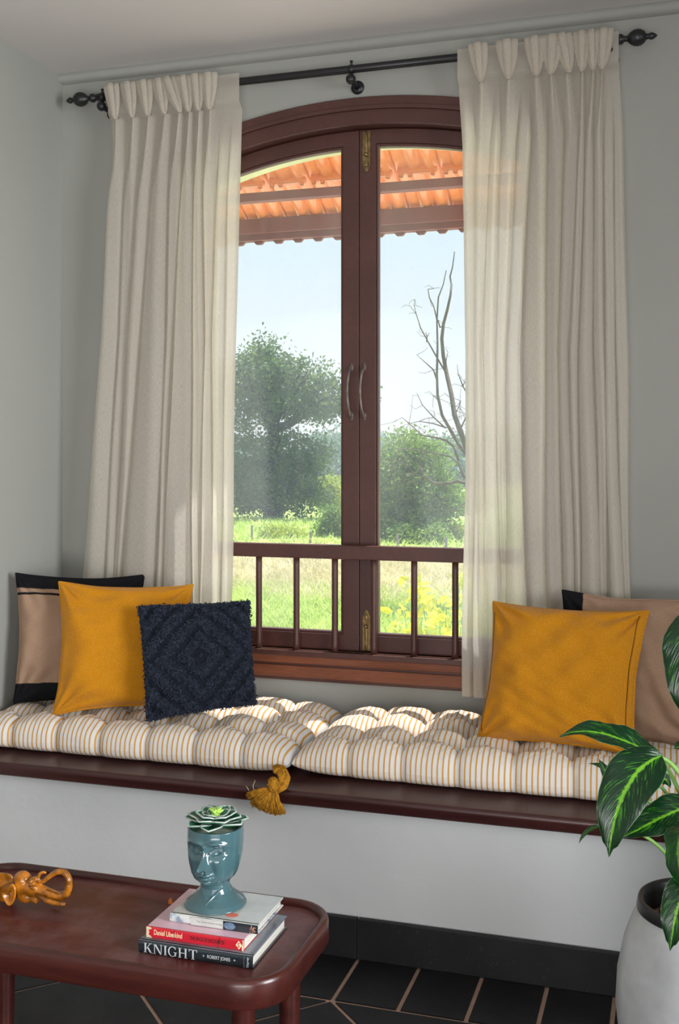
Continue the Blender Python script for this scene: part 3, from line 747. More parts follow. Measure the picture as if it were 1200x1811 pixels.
# ------------------------------------------------------------------ coffee table
TX0, TX1, TY0, TY1, TH = -1.51, -.668, 1.762, 2.140, .422
def rrect(x0, x1, y0, y1, r, n=10):
    pts = []
    for cx, cy, a0 in ((x1 - r, y1 - r, 0), (x0 + r, y1 - r, 90), (x0 + r, y0 + r, 180), (x1 - r, y0 + r, 270)):
        for i in range(n + 1):
            a = math.radians(a0 + 90 * i / n); pts.append((cx + r * math.cos(a), cy + r * math.sin(a)))
    return pts
tb = empty('coffee_table', ((TX0 + TX1) / 2, (TY0 + TY1) / 2, 0), 'dark red mahogany coffee table with raised rounded rim and dusty top', 'table')
RC_ = .095
def loft(profile, m, name, closed_top=None):
    V = []; Fc = []
    for ins, z in profile: V += [(x, y, z) for x, y in rrect(TX0 + ins, TX1 - ins, TY0 + ins, TY1 - ins, max(RC_ - ins, .01))]
    n = 44
    for i in range(len(profile) - 1):
        for k in range(n): Fc.append((i * n + k, i * n + (k + 1) % n, (i + 1) * n + (k + 1) % n, (i + 1) * n + k))
    if closed_top: Fc.append(tuple((len(profile) - 1) * n + k for k in range(n))); Fc.append(tuple(range(n))[::-1])
    return smooth_shade(obj(name, V, Fc, m, tb), 50)
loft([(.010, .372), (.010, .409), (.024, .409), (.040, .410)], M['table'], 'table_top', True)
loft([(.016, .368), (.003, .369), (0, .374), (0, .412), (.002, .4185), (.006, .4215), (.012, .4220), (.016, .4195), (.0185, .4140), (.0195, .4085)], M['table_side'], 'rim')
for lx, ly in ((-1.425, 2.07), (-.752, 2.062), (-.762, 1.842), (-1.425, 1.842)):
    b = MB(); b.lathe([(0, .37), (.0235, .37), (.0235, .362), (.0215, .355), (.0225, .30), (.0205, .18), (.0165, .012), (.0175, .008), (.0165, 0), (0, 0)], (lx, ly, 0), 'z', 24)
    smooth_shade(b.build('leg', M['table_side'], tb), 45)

# ------------------------------------------------------------------ books
M['paper'] = simple('page_edges', (.62, .60, .55), .8, .1, 3)
M['book_dark'] = simple('dark_jacket', (.016, .024, .030), .22, .3, 20, coat=.5)
M['book_darktop'] = simple('dark_jacket_photo', (.13, .15, .18), .22, .6, 14, coat=.5)
M['book_red'] = simple('red_cover', (.52, .015, .030), .3, .06, 10, coat=.4)
M['book_pink'] = simple('pink_print', (.75, .50, .58), .3, .12, 14, coat=.3)
M['ink_cream'] = simple('cream_print', (.80, .68, .42), .5, .02)
M['ink_white'] = simple('white_print', (.62, .65, .66), .5, .02)
M['ink_black'] = simple('black_print', (.03, .008, .01), .5, .02)
M['ink_grey'] = simple('grey_print', (.12, .13, .14), .5, .02)
M['worn'] = simple('worn_board', (.62, .50, .33), .9, .3, 80)
def sketch():
    t = NT('sketch_jacket'); co = t.coord('Object'); n = t.noise(co, 26, 6, .65)
    c = t.ramp(n, [(.34, (.10, .13, .17)), (.43, (.25, .32, .40)), (.50, (.55, .57, .56)), (.7, (.66, .66, .62))]); t.set(c, .22, coat=.5); return t.m
M['book_sketch'] = sketch()
M['book_top'] = simple('pale_jacket', (.52, .53, .50), .2, .14, 16, coat=.5)
def book(x0, x1, y0, y1, z0, z1, mspine, mtop, label, hard=True, rot=0.0, name='book'):
    """spine faces -Y"""
    e_ = empty(name, ((x0 + x1) / 2, (y0 + y1) / 2, z0), label, 'book', 'books stacked on the coffee table')
    ov = .004 if hard else .0008; th = .0028 if hard else .0010
    o = MB().box(x0, x1, y0 + .003, y1, z1 - th, z1).build('front_cover', mtop, e_); add_mod_bevel(o, .0007)
    o = MB().box(x0, x1, y0 + .003, y1, z0, z0 + th).build('back_cover', mspine, e_); add_mod_bevel(o, .0007)
    sp = []; n = 10
    for i in range(n + 1):
        t = i / n; z = z0 + (z1 - z0) * t; sp.append((y0 + (.0 + .004 * (2 * t - 1) ** 4 if hard else .001 * (2 * t - 1) ** 6), z))
    V = [(x, a, b) for x in (x0, x1) for a, b in sp] + [(x, a + .003, b) for x in (x0, x1) for a, b in sp]; m_ = n + 1
    Fc = [(i, m_ + i, m_ + i + 1, i + 1) for i in range(n)] + [(2 * m_ + i, 2 * m_ + i + 1, 3 * m_ + i + 1, 3 * m_ + i) for i in range(n)] + [(i + 1, 2 * m_ + i + 1, 2 * m_ + i, i) for i in range(n)] + [(m_ + i, 3 * m_ + i, 3 * m_ + i + 1, m_ + i + 1) for i in range(n)] + [(n, m_ + n, 3 * m_ + n, 2 * m_ + n), (0, 2 * m_, 3 * m_, m_)]
    smooth_shade(obj('spine', V, Fc, mspine, e_), 60)
    pb = MB(); k = 9
    for i in range(k):
        za = z0 + th + (z1 - z0 - 2 * th) * i / k; zb_ = z0 + th + (z1 - z0 - 2 * th) * (i + 1) / k; j = random.uniform(0, .0012)
        pb.box(x0 + ov + j, x1 - ov - j, y0 + .003, y1 - ov - j, za + .00015, zb_)
    pb.build('pages', M['paper'], e_)
    return e_
def text(body, loc, size, m, parent, xs=1.0, name='lettering', rot=(PI / 2, 0, 0), align='LEFT', thick=.00008, off=0.0):
    c = bpy.data.curves.new(name, 'FONT'); c.body = body; c.size = size; c.extrude = thick; c.align_x = align; c.align_y = 'CENTER'; c.offset = off
    t = bpy.data.objects.new(name, c); COL.objects.link(t); bpy.context.view_layer.update()
    me = bpy.data.meshes.new_from_object(t.evaluated_get(bpy.context.evaluated_depsgraph_get())); bpy.data.objects.remove(t)
    me.materials.clear(); me.materials.append(m)
    o = bpy.data.objects.new(name, me); COL.objects.link(o); o.parent = parent; o.location = Vector(loc) - world_loc(parent); o.rotation_euler = rot; o.scale = (xs, 1, 1); return o
zt0 = .4105
b1 = book(-.972, -.741, 1.834, 2.017, zt0, zt0 + .0250, M['book_dark'], M['book_darktop'], 'large black hardback at the bottom of the book stack, silver title on its spine')
b2 = book(-.962, -.764, 1.848, 2.036, zt0 + .0252, zt0 + .0455, M['book_red'], M['book_pink'], 'red paperback with cream lettering, middle of the book stack', hard=False)
b3 = book(-.928, -.747, 1.877, 2.012, zt0 + .0457, zt0 + .0630, M['book_sketch'], M['book_top'], 'pale grey illustrated hardback on top of the book stack, under the planter')
# serif capitals for the big title
def serif_word(word, x, z, h, y, m, parent, gap=.22):
    T, t_, sl = .15 * h, .055 * h, .09 * h
    mb = MB()
    KX = 1.17
    def q4(p): mb.prism_y([(x + a * h * KX, z + b * h) for a, b in p], y - .0001, y + .0001)
    def bar(a, w, b0=0, b1=1): q4([(a, b0), (a + w, b0), (a + w, b1), (a, b1)])
    def ser(a, w, top):
        e0 = 1 - .045 if top else 0; q4([(a - .08, e0), (a + w + .08, e0), (a + w + .08, e0 + .045), (a - .08, e0 + .045)])
    def stem(a, w=.14): bar(a, w); ser(a, w, 0); ser(a, w, 1)
    def stroke(a0, b0, a1, b1, w): q4([(a0, b0), (a0 + w, b0), (a1 + w, b1), (a1, b1)])
    for ch in word:
        if ch == 'K': stem(.08); stroke(.22, .42, .60, 1, .07); stroke(.62, 0, .30, .56, .17); ser(.66, .12, 0); ser(.58, .10, 1); adv = .92
        elif ch == 'N': stem(.10, .06); stroke(.68, 0, .10, 1, .15); bar(.74, .06); ser(.74, .06, 1); adv = 1.0
        elif ch == 'I': stem(.10); adv = .42
        elif ch == 'G':
            n = 22; po = []; pi_ = []
            for i in range(n + 1):
                a = math.radians(48 + (318 - 48) * i / n); po.append((.44 + .42 * math.cos(a), .5 + .52 * math.sin(a))); pi_.append((.44 + .42 * math.cos(a) * .70, .5 + .52 * math.sin(a) * .90))
            for i in range(n): q4([po[i], po[i + 1], pi_[i + 1], pi_[i]])
            bar(.66, .13, .06, .44); q4([(.56, .41), (.87, .41), (.87, .455), (.56, .455)]); bar(.70, .05, .72, .98); adv = .98
        elif ch == 'H': stem(.10); stem(.66); bar(.2, .5, .48, .535); adv = 1.0
        elif ch == 'T': bar(.36, .14); ser(.36, .14, 0); q4([(.04, .945), (.82, .945), (.82, 1), (.04, 1)]); q4([(.04, .76), (.08, .76), (.10, .96), (.04, .96)]); q4([(.78, .76), (.82, .76), (.82, .96), (.76, .96)]); adv = .88
        x += adv * h * KX
    # faces may be wound either way; print is a flat double sided plate
    return mb.build('lettering', m, parent), x
ty = 1.8338
serif_word('KNIGHT', -.9605, zt0 + .0030, .0182, ty, M['ink_white'], b1)
text('+', (-.838, ty, zt0 + .0125), .009, M['ink_white'], b1, align='CENTER')
text('ROBERT JONES', (-.831, ty, zt0 + .0125), .0090, M['ink_white'], b1, .76)
text('+', (-.7760, ty, zt0 + .0125), .009, M['ink_white'], b1, align='CENTER')
text('Osprey', (-.7505, ty + .0002, zt0 + .0125), .0062, M['ink_white'], b1, 1.0, rot=(PI / 2, -PI / 2, 0), align='CENTER')
MB().box(-.7580, -.7572, ty, ty + .001, zt0 + .002, zt0 + .023).build('spine_rule', M['ink_grey'], b1)
ty = 1.8478
text('Daniel Libeskind', (-.947, ty, zt0 + .0362), .0135, M['ink_cream'], b2, .66, off=.00012)
text('THE SPACE OF ENCOUNTER', (-.872, ty, zt0 + .0352), .0098, M['ink_black'], b2, .56, off=.00010)
# white S-shaped device near the end of the red spine
dv = MB(); n = 26
poly = []
for i in range(4):
    a = math.radians(90 * i); poly.append((-.7735 + .0062 * math.cos(a), zt0 + .0352 + .0080 * math.sin(a)))
dv.prism_y(poly, ty - .0001, ty + .0002); dv.build('publisher_mark', M['ink_cream'], b2)
cv = MB(); cv.tube([(-.7712, ty - .0002, zt0 + .0395), (-.7745, ty - .0002, zt0 + .0382), (-.7745, ty - .0002, zt0 + .0360), (-.7725, ty - .0002, zt0 + .0345), (-.7725, ty - .0002, zt0 + .0322), (-.7760, ty - .0002, zt0 + .0310)], .0008, 6); cv.build('publisher_curve', M['book_red'], b2)
# the worn, chipped end and cracks of the red spine
wm = MB(); wm.prism_y([(-.9622, zt0 + .0254), (-.9505, zt0 + .0254), (-.9535, zt0 + .0285), (-.958, zt0 + .031), (-.9560, zt0 + .036), (-.9590, zt0 + .0385), (-.9510, zt0 + .0425), (-.9535, zt0 + .0454), (-.9622, zt0 + .0454)], ty - .0003, ty + .0003); wm.build('worn_patch', M['worn'], b2)
wm = MB(); wm.prism_y([(-.7672, zt0 + .0254), (-.7638, zt0 + .0254), (-.7638, zt0 + .0454), (-.7665, zt0 + .0454), (-.7658, zt0 + .04), (-.7678, zt0 + .033)], ty - .0003, ty + .0003); wm.build('worn_patch', M['worn'], b2)
ck = MB(); ck.tube([(-.9035, ty - .0002, zt0 + .0256), (-.9030, ty - .0002, zt0 + .045)], .0003, 4); ck.build('crease', M['ink_black'], b2); ck = MB(); ck.tube([(-.8120, ty - .0002, zt0 + .0256), (-.8140, ty - .0002, zt0 + .033), (-.8110, ty - .0002, zt0 + .045)], .0006, 4); ck.build('crease', M['ink_black'], b2)
ty = 1.8768
text('Yes, I know there is an app for', (-.872, ty, zt0 + .0548), .0052, M['ink_grey'], b3, .92)
MB().box(-.884, -.818, ty, ty + .0004, zt0 + .0468, zt0 + .0620).build('spine_label', M['book_top'], b3)
mm = MB(); mm.box(-.8175, -.7475, ty, ty + .0006, zt0 + .0465, zt0 + .0625); mm.build('spine_illustration', M['book_dark'], b3)
mm = MB(); mm.ell((-.8045, ty + .0002, zt0 + .0545), (.0125, .0006, .0074)); mm.build('spine_portrait', simple('blue_portrait', (.12, .19, .28), .3, .5, 160), b3)
mm = MB(); 
for i in range(16):
    mm.ell((-.757 + random.uniform(-.007, .006), ty + .0001, zt0 + .0545 + random.uniform(-.006, .006)), (.0012, .0004, .0012), 6, 4)
mm.build('spine_figures', simple('orange_figures', (.50, .22, .13), .4, .5, 300), b3)
mm = MB(); mm.ell((-.812, 1.905, zt0 + .0629), (.016, .011, .0002)); mm.build('cover_print', simple('red_cover_print', (.75, .16, .10), .3), b3)
# orange page marker behind the stack
fm = MB(); p = at_h(330, 1574, .4105)
fm.prism_y([(p.x - .005, zt0 - .0002), (p.x + .004, zt0 - .0002), (p.x + .0045, zt0 + .004), (p.x + .002, zt0 + .011), (p.x + .001, zt0 + .015), (p.x - .001, zt0 + .009), (p.x - .003, zt0 + .012), (p.x - .005, zt0 + .006)], 2.052, 2.0532)
tag(fm.build('paper_scrap', simple('orange_paper', (.85, .22, .03), .5)), 'tiny orange flame-shaped scrap standing at the table rim behind the books', 'paper scrap')

# ------------------------------------------------------------------ face planter
def head_planter():
    cx, cy, z0 = -.864, 1.947, zt0 + .0631
    H = .151; nt, nz = 240, 220
    e_ = empty('face_planter', (cx, cy, z0), 'teal glazed planter shaped like a head with a face, standing on the books', 'planter')
    yaw = math.radians(-90)      # facing direction
    # profile radius (width) and depth along height: base flare, neck, jaw, skull, rim
    hh = np.array([0, .015, .06, .12, .18, .24, .30, .345, .39, .45, .55, .68, .82, .93, 1.0])
    rw = np.array([.0585, .0598, .0550, .0425, .0325, .0285, .0275, .0330, .0400, .0450, .0490, .0525, .0540, .0540, .0535])
    rf = np.array([.0585, .0598, .0540, .0420, .0320, .0290, .0310, .0425, .0500, .0530, .0540, .0540, .0530, .0525, .0520])
    rb = np.array([.0585, .0598, .0560, .0440, .0345, .0300, .0280, .0285, .0300, .0340, .0430, .0520, .0555, .0560, .0555])
    # front of the jaw overhangs the neck: chin starts sharply at .30
    Z = np.linspace(0, 1, nz); T = np.linspace(0, 2 * PI, nt, endpoint=False)
    TT, ZZ = np.meshgrid(T, Z, indexing='ij')
    def sm(x): return np.interp(ZZ, hh, x)
    w = sm(rw); f = sm(rf); b = sm(rb)
    c, s = np.cos(TT), np.sin(TT)      # c=1 is the front
    dep = np.where(c > 0, f, b)
    fx = dep * np.sign(c) * np.abs(c) ** .92; sy = w * np.sign(s) * np.abs(s) ** .96
    # face coordinates: lateral a (metres), vertical v (0..1)
    a = sy; front = np.clip(c, 0, 1) ** 1.0 * (ZZ > .25)
    def g(a0, v0, sa, sv, rot=0):
        da, dv_ = (a - a0), (ZZ - v0) * H
        return np.exp(-(da / sa) ** 2 - (dv_ / sv) ** 2)
    d = np.zeros_like(a)
    d += .0150 * np.exp(-(a / .0068) ** 2) * np.exp(-((ZZ - .615) * H / .0105) ** 2) * 1.0        # nose tip
    ridge = np.clip((.84 - ZZ) / (.84 - .60), 0, 1) * (ZZ > .575) * (ZZ < .84)
    d += (.0035 + .0075 * ridge) * np.exp(-(a / .0048) ** 2) * (ZZ > .575) * np.clip((.88 - ZZ) / .06, 0, 1)
    d += .0040 * (g(.0068, .600, .0042, .0045) + g(-.0068, .600, .0042, .0045))                          # nostril wings
    d -= .0035 * (g(.0040, .578, .0022, .0018) + g(-.0040, .578, .0022, .0018))
    for sg in (-1, 1):
        ex = sg * .0215
        d -= .0100 * g(ex, .775, .0125, .0090)                                                          # socket
        d += .0058 * g(ex, .768, .0070, .0052)                                                          # eyeball
        # lids as thin arcs
        da = (a - ex) / .0118; lid = .768 + .046 * np.clip(1 - da ** 2, -1, 1); lo = .768 - .040 * np.clip(1 - da ** 2, -1, 1)
        inl = np.exp(-np.clip(np.abs(da) - 1, 0, 9) * 6)
        d += .0040 * np.exp(-((ZZ - lid) * H / .0014) ** 2) * inl + .0030 * np.exp(-((ZZ - lo) * H / .0013) ** 2) * inl
        d -= .0016 * np.exp(-((ZZ - lid - .022) * H / .0014) ** 2) * inl
        db = (a - sg * .020) / .018; brow = .858 + .030 * (1 - db ** 2)
        d += .0055 * np.exp(-((ZZ - brow) * H / .0040) ** 2) * np.exp(-db ** 2 * .8)
        d += .0030 * g(sg * .030, .640, .014, .014)                                                     # cheek
        d -= .0028 * g(sg * .016, .530, .007, .012)
    lipw = np.exp(-(a / .0125) ** 4)
    d += .0062 * lipw * np.exp(-((ZZ - .492 - .010 * np.exp(-(a / .004) ** 2) * -1) * H / .0026) ** 2)
    d += .0075 * np.exp(-(a / .0100) ** 4) * np.exp(-((ZZ - .447) * H / .0034) ** 2)
    d -= .0042 * np.exp(-(a / .0130) ** 4) * np.exp(-((ZZ - .470 + .006 * (a / .012) ** 2) * H / .0010) ** 2)
    d -= .0025 * g(0, .530, .0022, .004)
    d -= .0030 * g(0, .408, .008, .0022)
    d += .0060 * g(0, .355, .011, .0075)                                                                  # chin
    # collar V and neck tendons
    d += .0022 * np.exp(-((np.abs(a) - (ZZ - .10) * H * .9) / .0016) ** 2) * (ZZ > .10) * (ZZ < .28) * (c > 0)
    fx = fx + 1.2 * d * np.where(ZZ > .08, np.clip(c * 1.6, 0, 1), 0)
    # rim smooth
    X = cx + fx * math.cos(yaw) - sy * math.sin(yaw); Y = cy + fx * math.sin(yaw) + sy * math.cos(yaw); Zw = z0 + ZZ * H
    V = np.stack([X, Y, Zw], -1).reshape(-1, 3).tolist()
    Fc = [(i * nz + j, ((i + 1) % nt) * nz + j, ((i + 1) % nt) * nz + j + 1, i * nz + j + 1) for i in range(nt) for j in range(nz - 1)]
    # rounded rim and inside wall
    base = len(V)
    for kk, (ins, dz) in enumerate(((.0012, .0010), (.0028, .0010), (.0042, -.001), (.0048, -.018))):
        for i in range(nt):
            v = np.array(V[i * nz + nz - 1]); dr = np.array([cx, cy, v[2]]) - v; dr /= np.linalg.norm(dr); V.append((v + dr * ins + np.array([0, 0, dz])).tolist())
    for i in range(nt):
        Fc.append((i * nz + nz - 1, ((i + 1) % nt) * nz + nz - 1, base + (i + 1) % nt, base + i))
        for k in range(3): Fc.append((base + k * nt + i, base + k * nt + (i + 1) % nt, base + (k + 1) * nt + (i + 1) % nt, base + (k + 1) * nt + i))
    Fc.append(tuple(base + 3 * nt + i for i in range(nt)))
    obj('head_pot', V, Fc, M['glaze'], e_, True)
    # succulent
    sc = empty('succulent', (cx, cy, z0 + H - .012), 'green succulent rosette with silvery edges and lime centre, growing in the face planter', 'succulent')
    r = random.Random(4)
    def petal(az, tilt, L, Wd, r0, h0, m, cup=.18):
        nu, nv = 9, 12; V = []; Fc = []
        for j in range(nv + 1):
            t = j / nv; wd = Wd * (math.sin(PI * min(1, .12 + .88 * t) ** 1.15) ** .7) * (1 if t < .98 else .15)
            if t == 0: wd = Wd * .35
            for i in range(nu):
                u = -1 + 2 * i / (nu - 1)
                px_ = r0 + L * t * math.cos(tilt); pz = h0 + L * t * math.sin(tilt) + L * .16 * t * t + cup * wd * u * u
                V.append((px_, u * wd / 2, pz))
        nn_ = len(V); V += [(x, y, z - .0011) for x, y, z in V[:nn_]]
        for j in range(nv):
            for i in range(nu - 1):
                a_ = j * nu + i; Fc.append((a_, a_ + 1, a_ + nu + 1, a_ + nu)); Fc.append((nn_ + a_, nn_ + a_ + nu, nn_ + a_ + nu + 1, nn_ + a_ + 1))
        for j in range(nv):
            for i in (0, nu - 1): a_ = j * nu + i; Fc.append((a_, a_ + nu, nn_ + a_ + nu, nn_ + a_))
        ca, sa_ = math.cos(az), math.sin(az)
        W_ = [(cx + x * ca - y * sa_, cy + x * sa_ + y * ca, z0 + H + z) for x, y, z in V]
        o = obj('leaf', W_, Fc, m, sc, True)
        rim = MB(); pl = [Vector(W_[j * nu]) for j in range(nv + 1)] + [Vector(W_[j * nu + nu - 1]) for j in range(nv, -1, -1)]
        rim.tube(pl, .0016, 5); rim.build('leaf_edge', M['succ_rim'], o, True)
    for n_, tilt, L, Wd, r0, h0 in ((7, .03, .050, .042, .013, .003), (6, .16, .043, .038, .011, .007), (6, .34, .034, .031, .009, .010), (5, .50, .024, .024, .006, .011)):
        ph = r.uniform(0, 6)
        for k in range(n_): petal(ph + 2 * PI * k / n_ + r.uniform(-.1, .1), tilt + r.uniform(-.06, .06), L * r.uniform(.92, 1.08), Wd, r0, h0, M['succ'])
    lm = MB()
    for k in range(22):
        az = k * 2.4; t = k / 22; rr = .0105 * (1 - t * .6); d_ = Vector((math.cos(az) * (1 - t * .55), math.sin(az) * (1 - t * .55), .55 + t)).normalized()
        b0 = Vector((cx, cy, z0 + H + .023)); lm.tube([b0, b0 + d_ * rr * 1.1, b0 + d_ * rr * 1.8], [.0024, .0032, .0009], 7)
    lm.ell((cx, cy, z0 + H + .020), (.009, .009, .008)); lm.build('heart', M['succ_lime'], sc, True)
    MB().lathe([(0, -.012), (.05, -.012)], (cx, cy, z0 + H), 'z', 24).build('moss', M['succ'], sc)
head_planter()

# ------------------------------------------------------------------ carved elephant
def elephant():
    Yc = 1.945
    def c3(x, y, d=0.0): p = at(x / 7.5, 1500 + y / 7.5, Yc + d); return p
    u = 1 / 7.5 / 851 # crop px -> metres
    e_ = empty('elephant_figurine', tuple(c3(0, 800).xy) + (zt0,), 'glossy amber carved elephant figurine with curled trunk at the left of the table', 'figurine')
    b = MB()
    pts = [(250, 470), (400, 520), (520, 565), (640, 605), (760, 640), (850, 625), (900, 560), (915, 470), (900, 380), (840, 315), (760, 315), (690, 350), (620, 405), (575, 440), (530, 440), (508, 400), (530, 340), (580, 318), (615, 335)]
    rad = [120, 105, 88, 76, 66, 58, 52, 47, 44, 41, 38, 34, 30, 27, 25, 23, 22, 20, 14]
    # smooth the polyline
    P = [Vector(c3(*p)) for p in pts]; Q = []; Rr = []
    for i in range(len(P) - 1):
        p0, p1, p2, p3 = P[max(i - 1, 0)], P[i], P[i + 1], P[min(i + 2, len(P) - 1)]
        for k in range(6):
            t = k / 6; Q.append(.5 * ((2 * p1) + (p2 - p0) * t + (2 * p0 - 5 * p1 + 4 * p2 - p3) * t * t + (3 * p1 - p0 - 3 * p2 + p3) * t ** 3)); Rr.append((rad[i] * (1 - t) + rad[i + 1] * t) * u * (1 + .03 * math.sin(i * 6 + k)))
    Q.append(P[-1]); Rr.append(rad[-1] * u)
    b.tube(Q, Rr, 20)
    b.ell(c3(300, 420), (125 * u, 110 * u, 118 * u), 24, 16); b.ell(c3(270, 500), (100 * u, 105 * u, 120 * u), 20, 14)
    b.ell(c3(330, 640), (125 * u, 75 * u, 85 * u), 20, 12); b.ell(c3(440, 420, -.006), (40 * u, 90 * u, 40 * u), 16, 10)
    b.ell(c3(445, 520, -.010), (50 * u, 45 * u, 32 * u), 14, 8)
    b.tube([c3(400, 660), c3(500, 690)], [50 * u, 45 * u], 14)
    b.ell(c3(60, 560, .012), (210 * u, 150 * u, 150 * u), 22, 14); b.ell(c3(-330, 560, .02), (330 * u, 190 * u, 190 * u), 22, 14)
    for fx, fd in ((-520, -.02), (-520, .045), (-160, -.02), (-160, .045)):
        p = c3(fx, 620, fd); b.tube([p, (p.x, p.y, zt0 + .001)], [62 * u, 70 * u], 14)
    bo = b.build('body', M['amber'], e_, True)
    rm = bo.modifiers.new('remesh', 'REMESH'); rm.mode = 'VOXEL'; rm.voxel_size = .0014; rm.use_smooth_shade = True
    sm_ = bo.modifiers.new('smooth', 'SMOOTH'); sm_.iterations = 6; sm_.factor = .6
    # ears: folded fans
    def ear(pts_, d, name='ear', th=.005):
        m_ = MB(); cx = sum(p[0] for p in pts_) / len(pts_); cy = sum(p[1] for p in pts_) / len(pts_)
        n = len(pts_); V = []
        rings = ((1.0, 0), (.93, -.004), (.75, -.001), (.35, .004), (.0, .005))
        for s_, dd in rings:
            for p in pts_: V.append(c3(cx + (p[0] - cx) * s_, cy + (p[1] - cy) * s_, d + dd))
        Fc = [(i * n + k, i * n + (k + 1) % n, (i + 1) * n + (k + 1) % n, (i + 1) * n + k) for i in range(len(rings) - 1) for k in range(n)]
        o = obj(name, V, Fc, M['amber'], e_, True); s = o.modifiers.new('solid', 'SOLIDIFY'); s.thickness = th; s.offset = 0
        ss = o.modifiers.new('sub', 'SUBSURF'); ss.levels = 1; ss.render_levels = 2
    ear([(-260, 380), (-120, 330), (60, 325), (150, 345), (182, 390), (150, 440), (80, 470), (0, 490), (-60, 620), (-180, 680), (-290, 600), (-300, 480)], -.030)
    ear([(185, 450), (110, 500), (60, 560), (15, 600), (60, 700), (110, 775), (165, 740), (200, 660), (215, 560)], -.022)
    for d in (-.018, .018):
        t = MB(); t.tube([c3(480, 620, d * .8), c3(600, 690, d * 1.1), c3(700, 722, d * 1.15), c3(800, 738, d), c3(868, 742, d)], [30 * u, 33 * u, 31 * u, 27 * u, 22 * u], 14); t.build('tusk', M['amber'], e_, True)
    # carved wrinkles along the trunk
    w = MB()
    for i in range(12): 
        x = 620 + i * 14; w.tube([c3(x, 545 + i * 5, -.004), c3(x + 10, 560 + i * 5, -.0085)], .0006, 4)
    for i in range(11):
        x = 440 + i * 16; w.tube([c3(x, 610 + i * 5, -.0125), c3(x + 12, 640 + i * 5, -.0100)], .0006, 4)
    w.build('carved_lines', simple('dark_amber', (.10, .035, .006), .4), e_)
    ey = MB(); ey.ell(c3(395, 505, -.0135), (.0032, .0016, .0018)); ey.build('eye', simple('dark_eye', (.06, .02, .005), .2), e_, True)
elephant()

# ------------------------------------------------------------------ potted plant
PX, PY = .047, 2.365
pot = empty('planter_pot', (PX, PY, 0), 'tall pale concrete plant pot with black rim in front of the bench at right', 'pot')
pp = [(0, .0), (.105, .0), (.125, .008), (.150, .06), (.168, .13), (.1755, .20), (.1715, .27), (.158, .335), (.142, .380), (.1310, .402), (.1255, .402), (.128, .36)]
MB().lathe(pp, (PX, PY, 0), 'z', 72).build('body', M['concrete'], pot, True)
rp = [(.1255, .398), (.1315, .399), (.1325, .405), (.1300, .420), (.1285, .4245), (.1255, .4255), (.1205, .4240), (.1165, .418), (.1155, .40), (.1155, .34)]
MB().lathe(rp, (PX, PY, 0), 'z', 72).build('rim', M['pot_black'], pot, True)
MB().lathe([(0, .372), (.10, .370), (.1165, .368)], (PX, PY, 0), 'z', 30).build('soil', M['soil'], pot, True)
pb = MB(); r = random.Random(2)
for i in range(420):
    a = r.uniform(0, 2 * PI); rr = .112 * math.sqrt(r.random()); q1 = r.uniform(.0028, .0065)
    pb.ell((PX + rr * math.cos(a), PY + rr * math.sin(a), .374 + r.uniform(0, .007)), (q1, q1 * r.uniform(.7, 1.1), q1 * .75), 7, 5)
o = pb.build('pebbles', M['soil'], pot); o['kind'] = 'stuff'
plant = empty('houseplant', (PX, PY, .372), 'leafy green houseplant with lime streaked leaves growing in the concrete pot', 'plant')
def bez(P, t):
    P = [Vector(p) for p in P]
    while len(P) > 1: P = [P[i].lerp(P[i + 1], t) for i in range(len(P) - 1)]
    return P[0]
def leaf(path, width, nrm, fold=.20, wave=.004, tw=0.0, name='leaf', m=None, shape=.85, tip=1.0):
    nu, nv = 17, 36; V = []; UV = []; nrm = Vector(nrm).normalized()
    for j in range(nv + 1):
        t = j / nv; p = bez(path, t); d = (bez(path, min(1, t + .01)) - bez(path, max(0, t - .01))).normalized()
        sd = d.cross(nrm).normalized(); nn_ = sd.cross(d).normalized()
        rm = Matrix.Rotation(tw * t, 3, d); sd = rm @ sd; nn_ = rm @ nn_
        tt = t ** .80; w = width / 2 * max(.012, math.sin(PI * tt) ** shape) * (1 - .15 * t)
        if t > .93: w = width / 2 * max(0, (1 - t)) * 2.2 + .0002
        for i in range(nu):
            u = -1 + 2 * i / (nu - 1)
            q_ = p + sd * (w * u * (1 - .10 * u * u)) + nn_ * (fold * w * abs(u) ** 1.25 - fold * w * .55 * abs(u) ** 4 + wave * min(1, width / .09) ** 2 * math.sin(t * 17 + (2 if u > 0 else 0)) * u * u + .0012 * min(1, width / .09) ** 2 * math.sin(t * 60 - abs(u) * 16) * abs(u) * (w / (width / 2)))
            V.append(q_); UV.append((u, t))
    Fc = [(j * nu + i, j * nu + i + 1, (j + 1) * nu + i + 1, (j + 1) * nu + i) for j in range(nv) for i in range(nu - 1)]
    return obj(name, V, Fc, m or M['leaf'], plant, True, UV)
def stem(pts, r0, r1, n=14):
    P = [bez(pts, i / n) for i in range(n + 1)]; MB().tube(P, [r0 + (r1 - r0) * i / n for i in range(n + 1)], 10).build('petiole', M['petiole'], plant, True)
core = Vector((PX + .01, PY, .375))
# broad leaf pointing left
leaf([at(1172, 1342, 2.26), at(1120, 1318, 2.24), at(1050, 1275, 2.20), at(989, 1302, 2.17)], .086, (-.10, -.52, .86), .30)
# big drooping leaf
leaf([at(1170, 1337, 2.22), at(1120, 1350, 2.16), at(1083, 1420, 2.12), at(1076, 1516, 2.12)], .122, (-.30, -.93, .30), .26, tw=-.1, shape=.72)
stem([at(1168, 1340, 2.23), at(1205, 1350, 2.26), at(1245, 1430, 2.33), core], .0042, .0060)
stem([at(1170, 1343, 2.26), at(1190, 1375, 2.28), at(1225, 1430, 2.34), core + Vector((.01, .01, 0))], .0036, .0058)
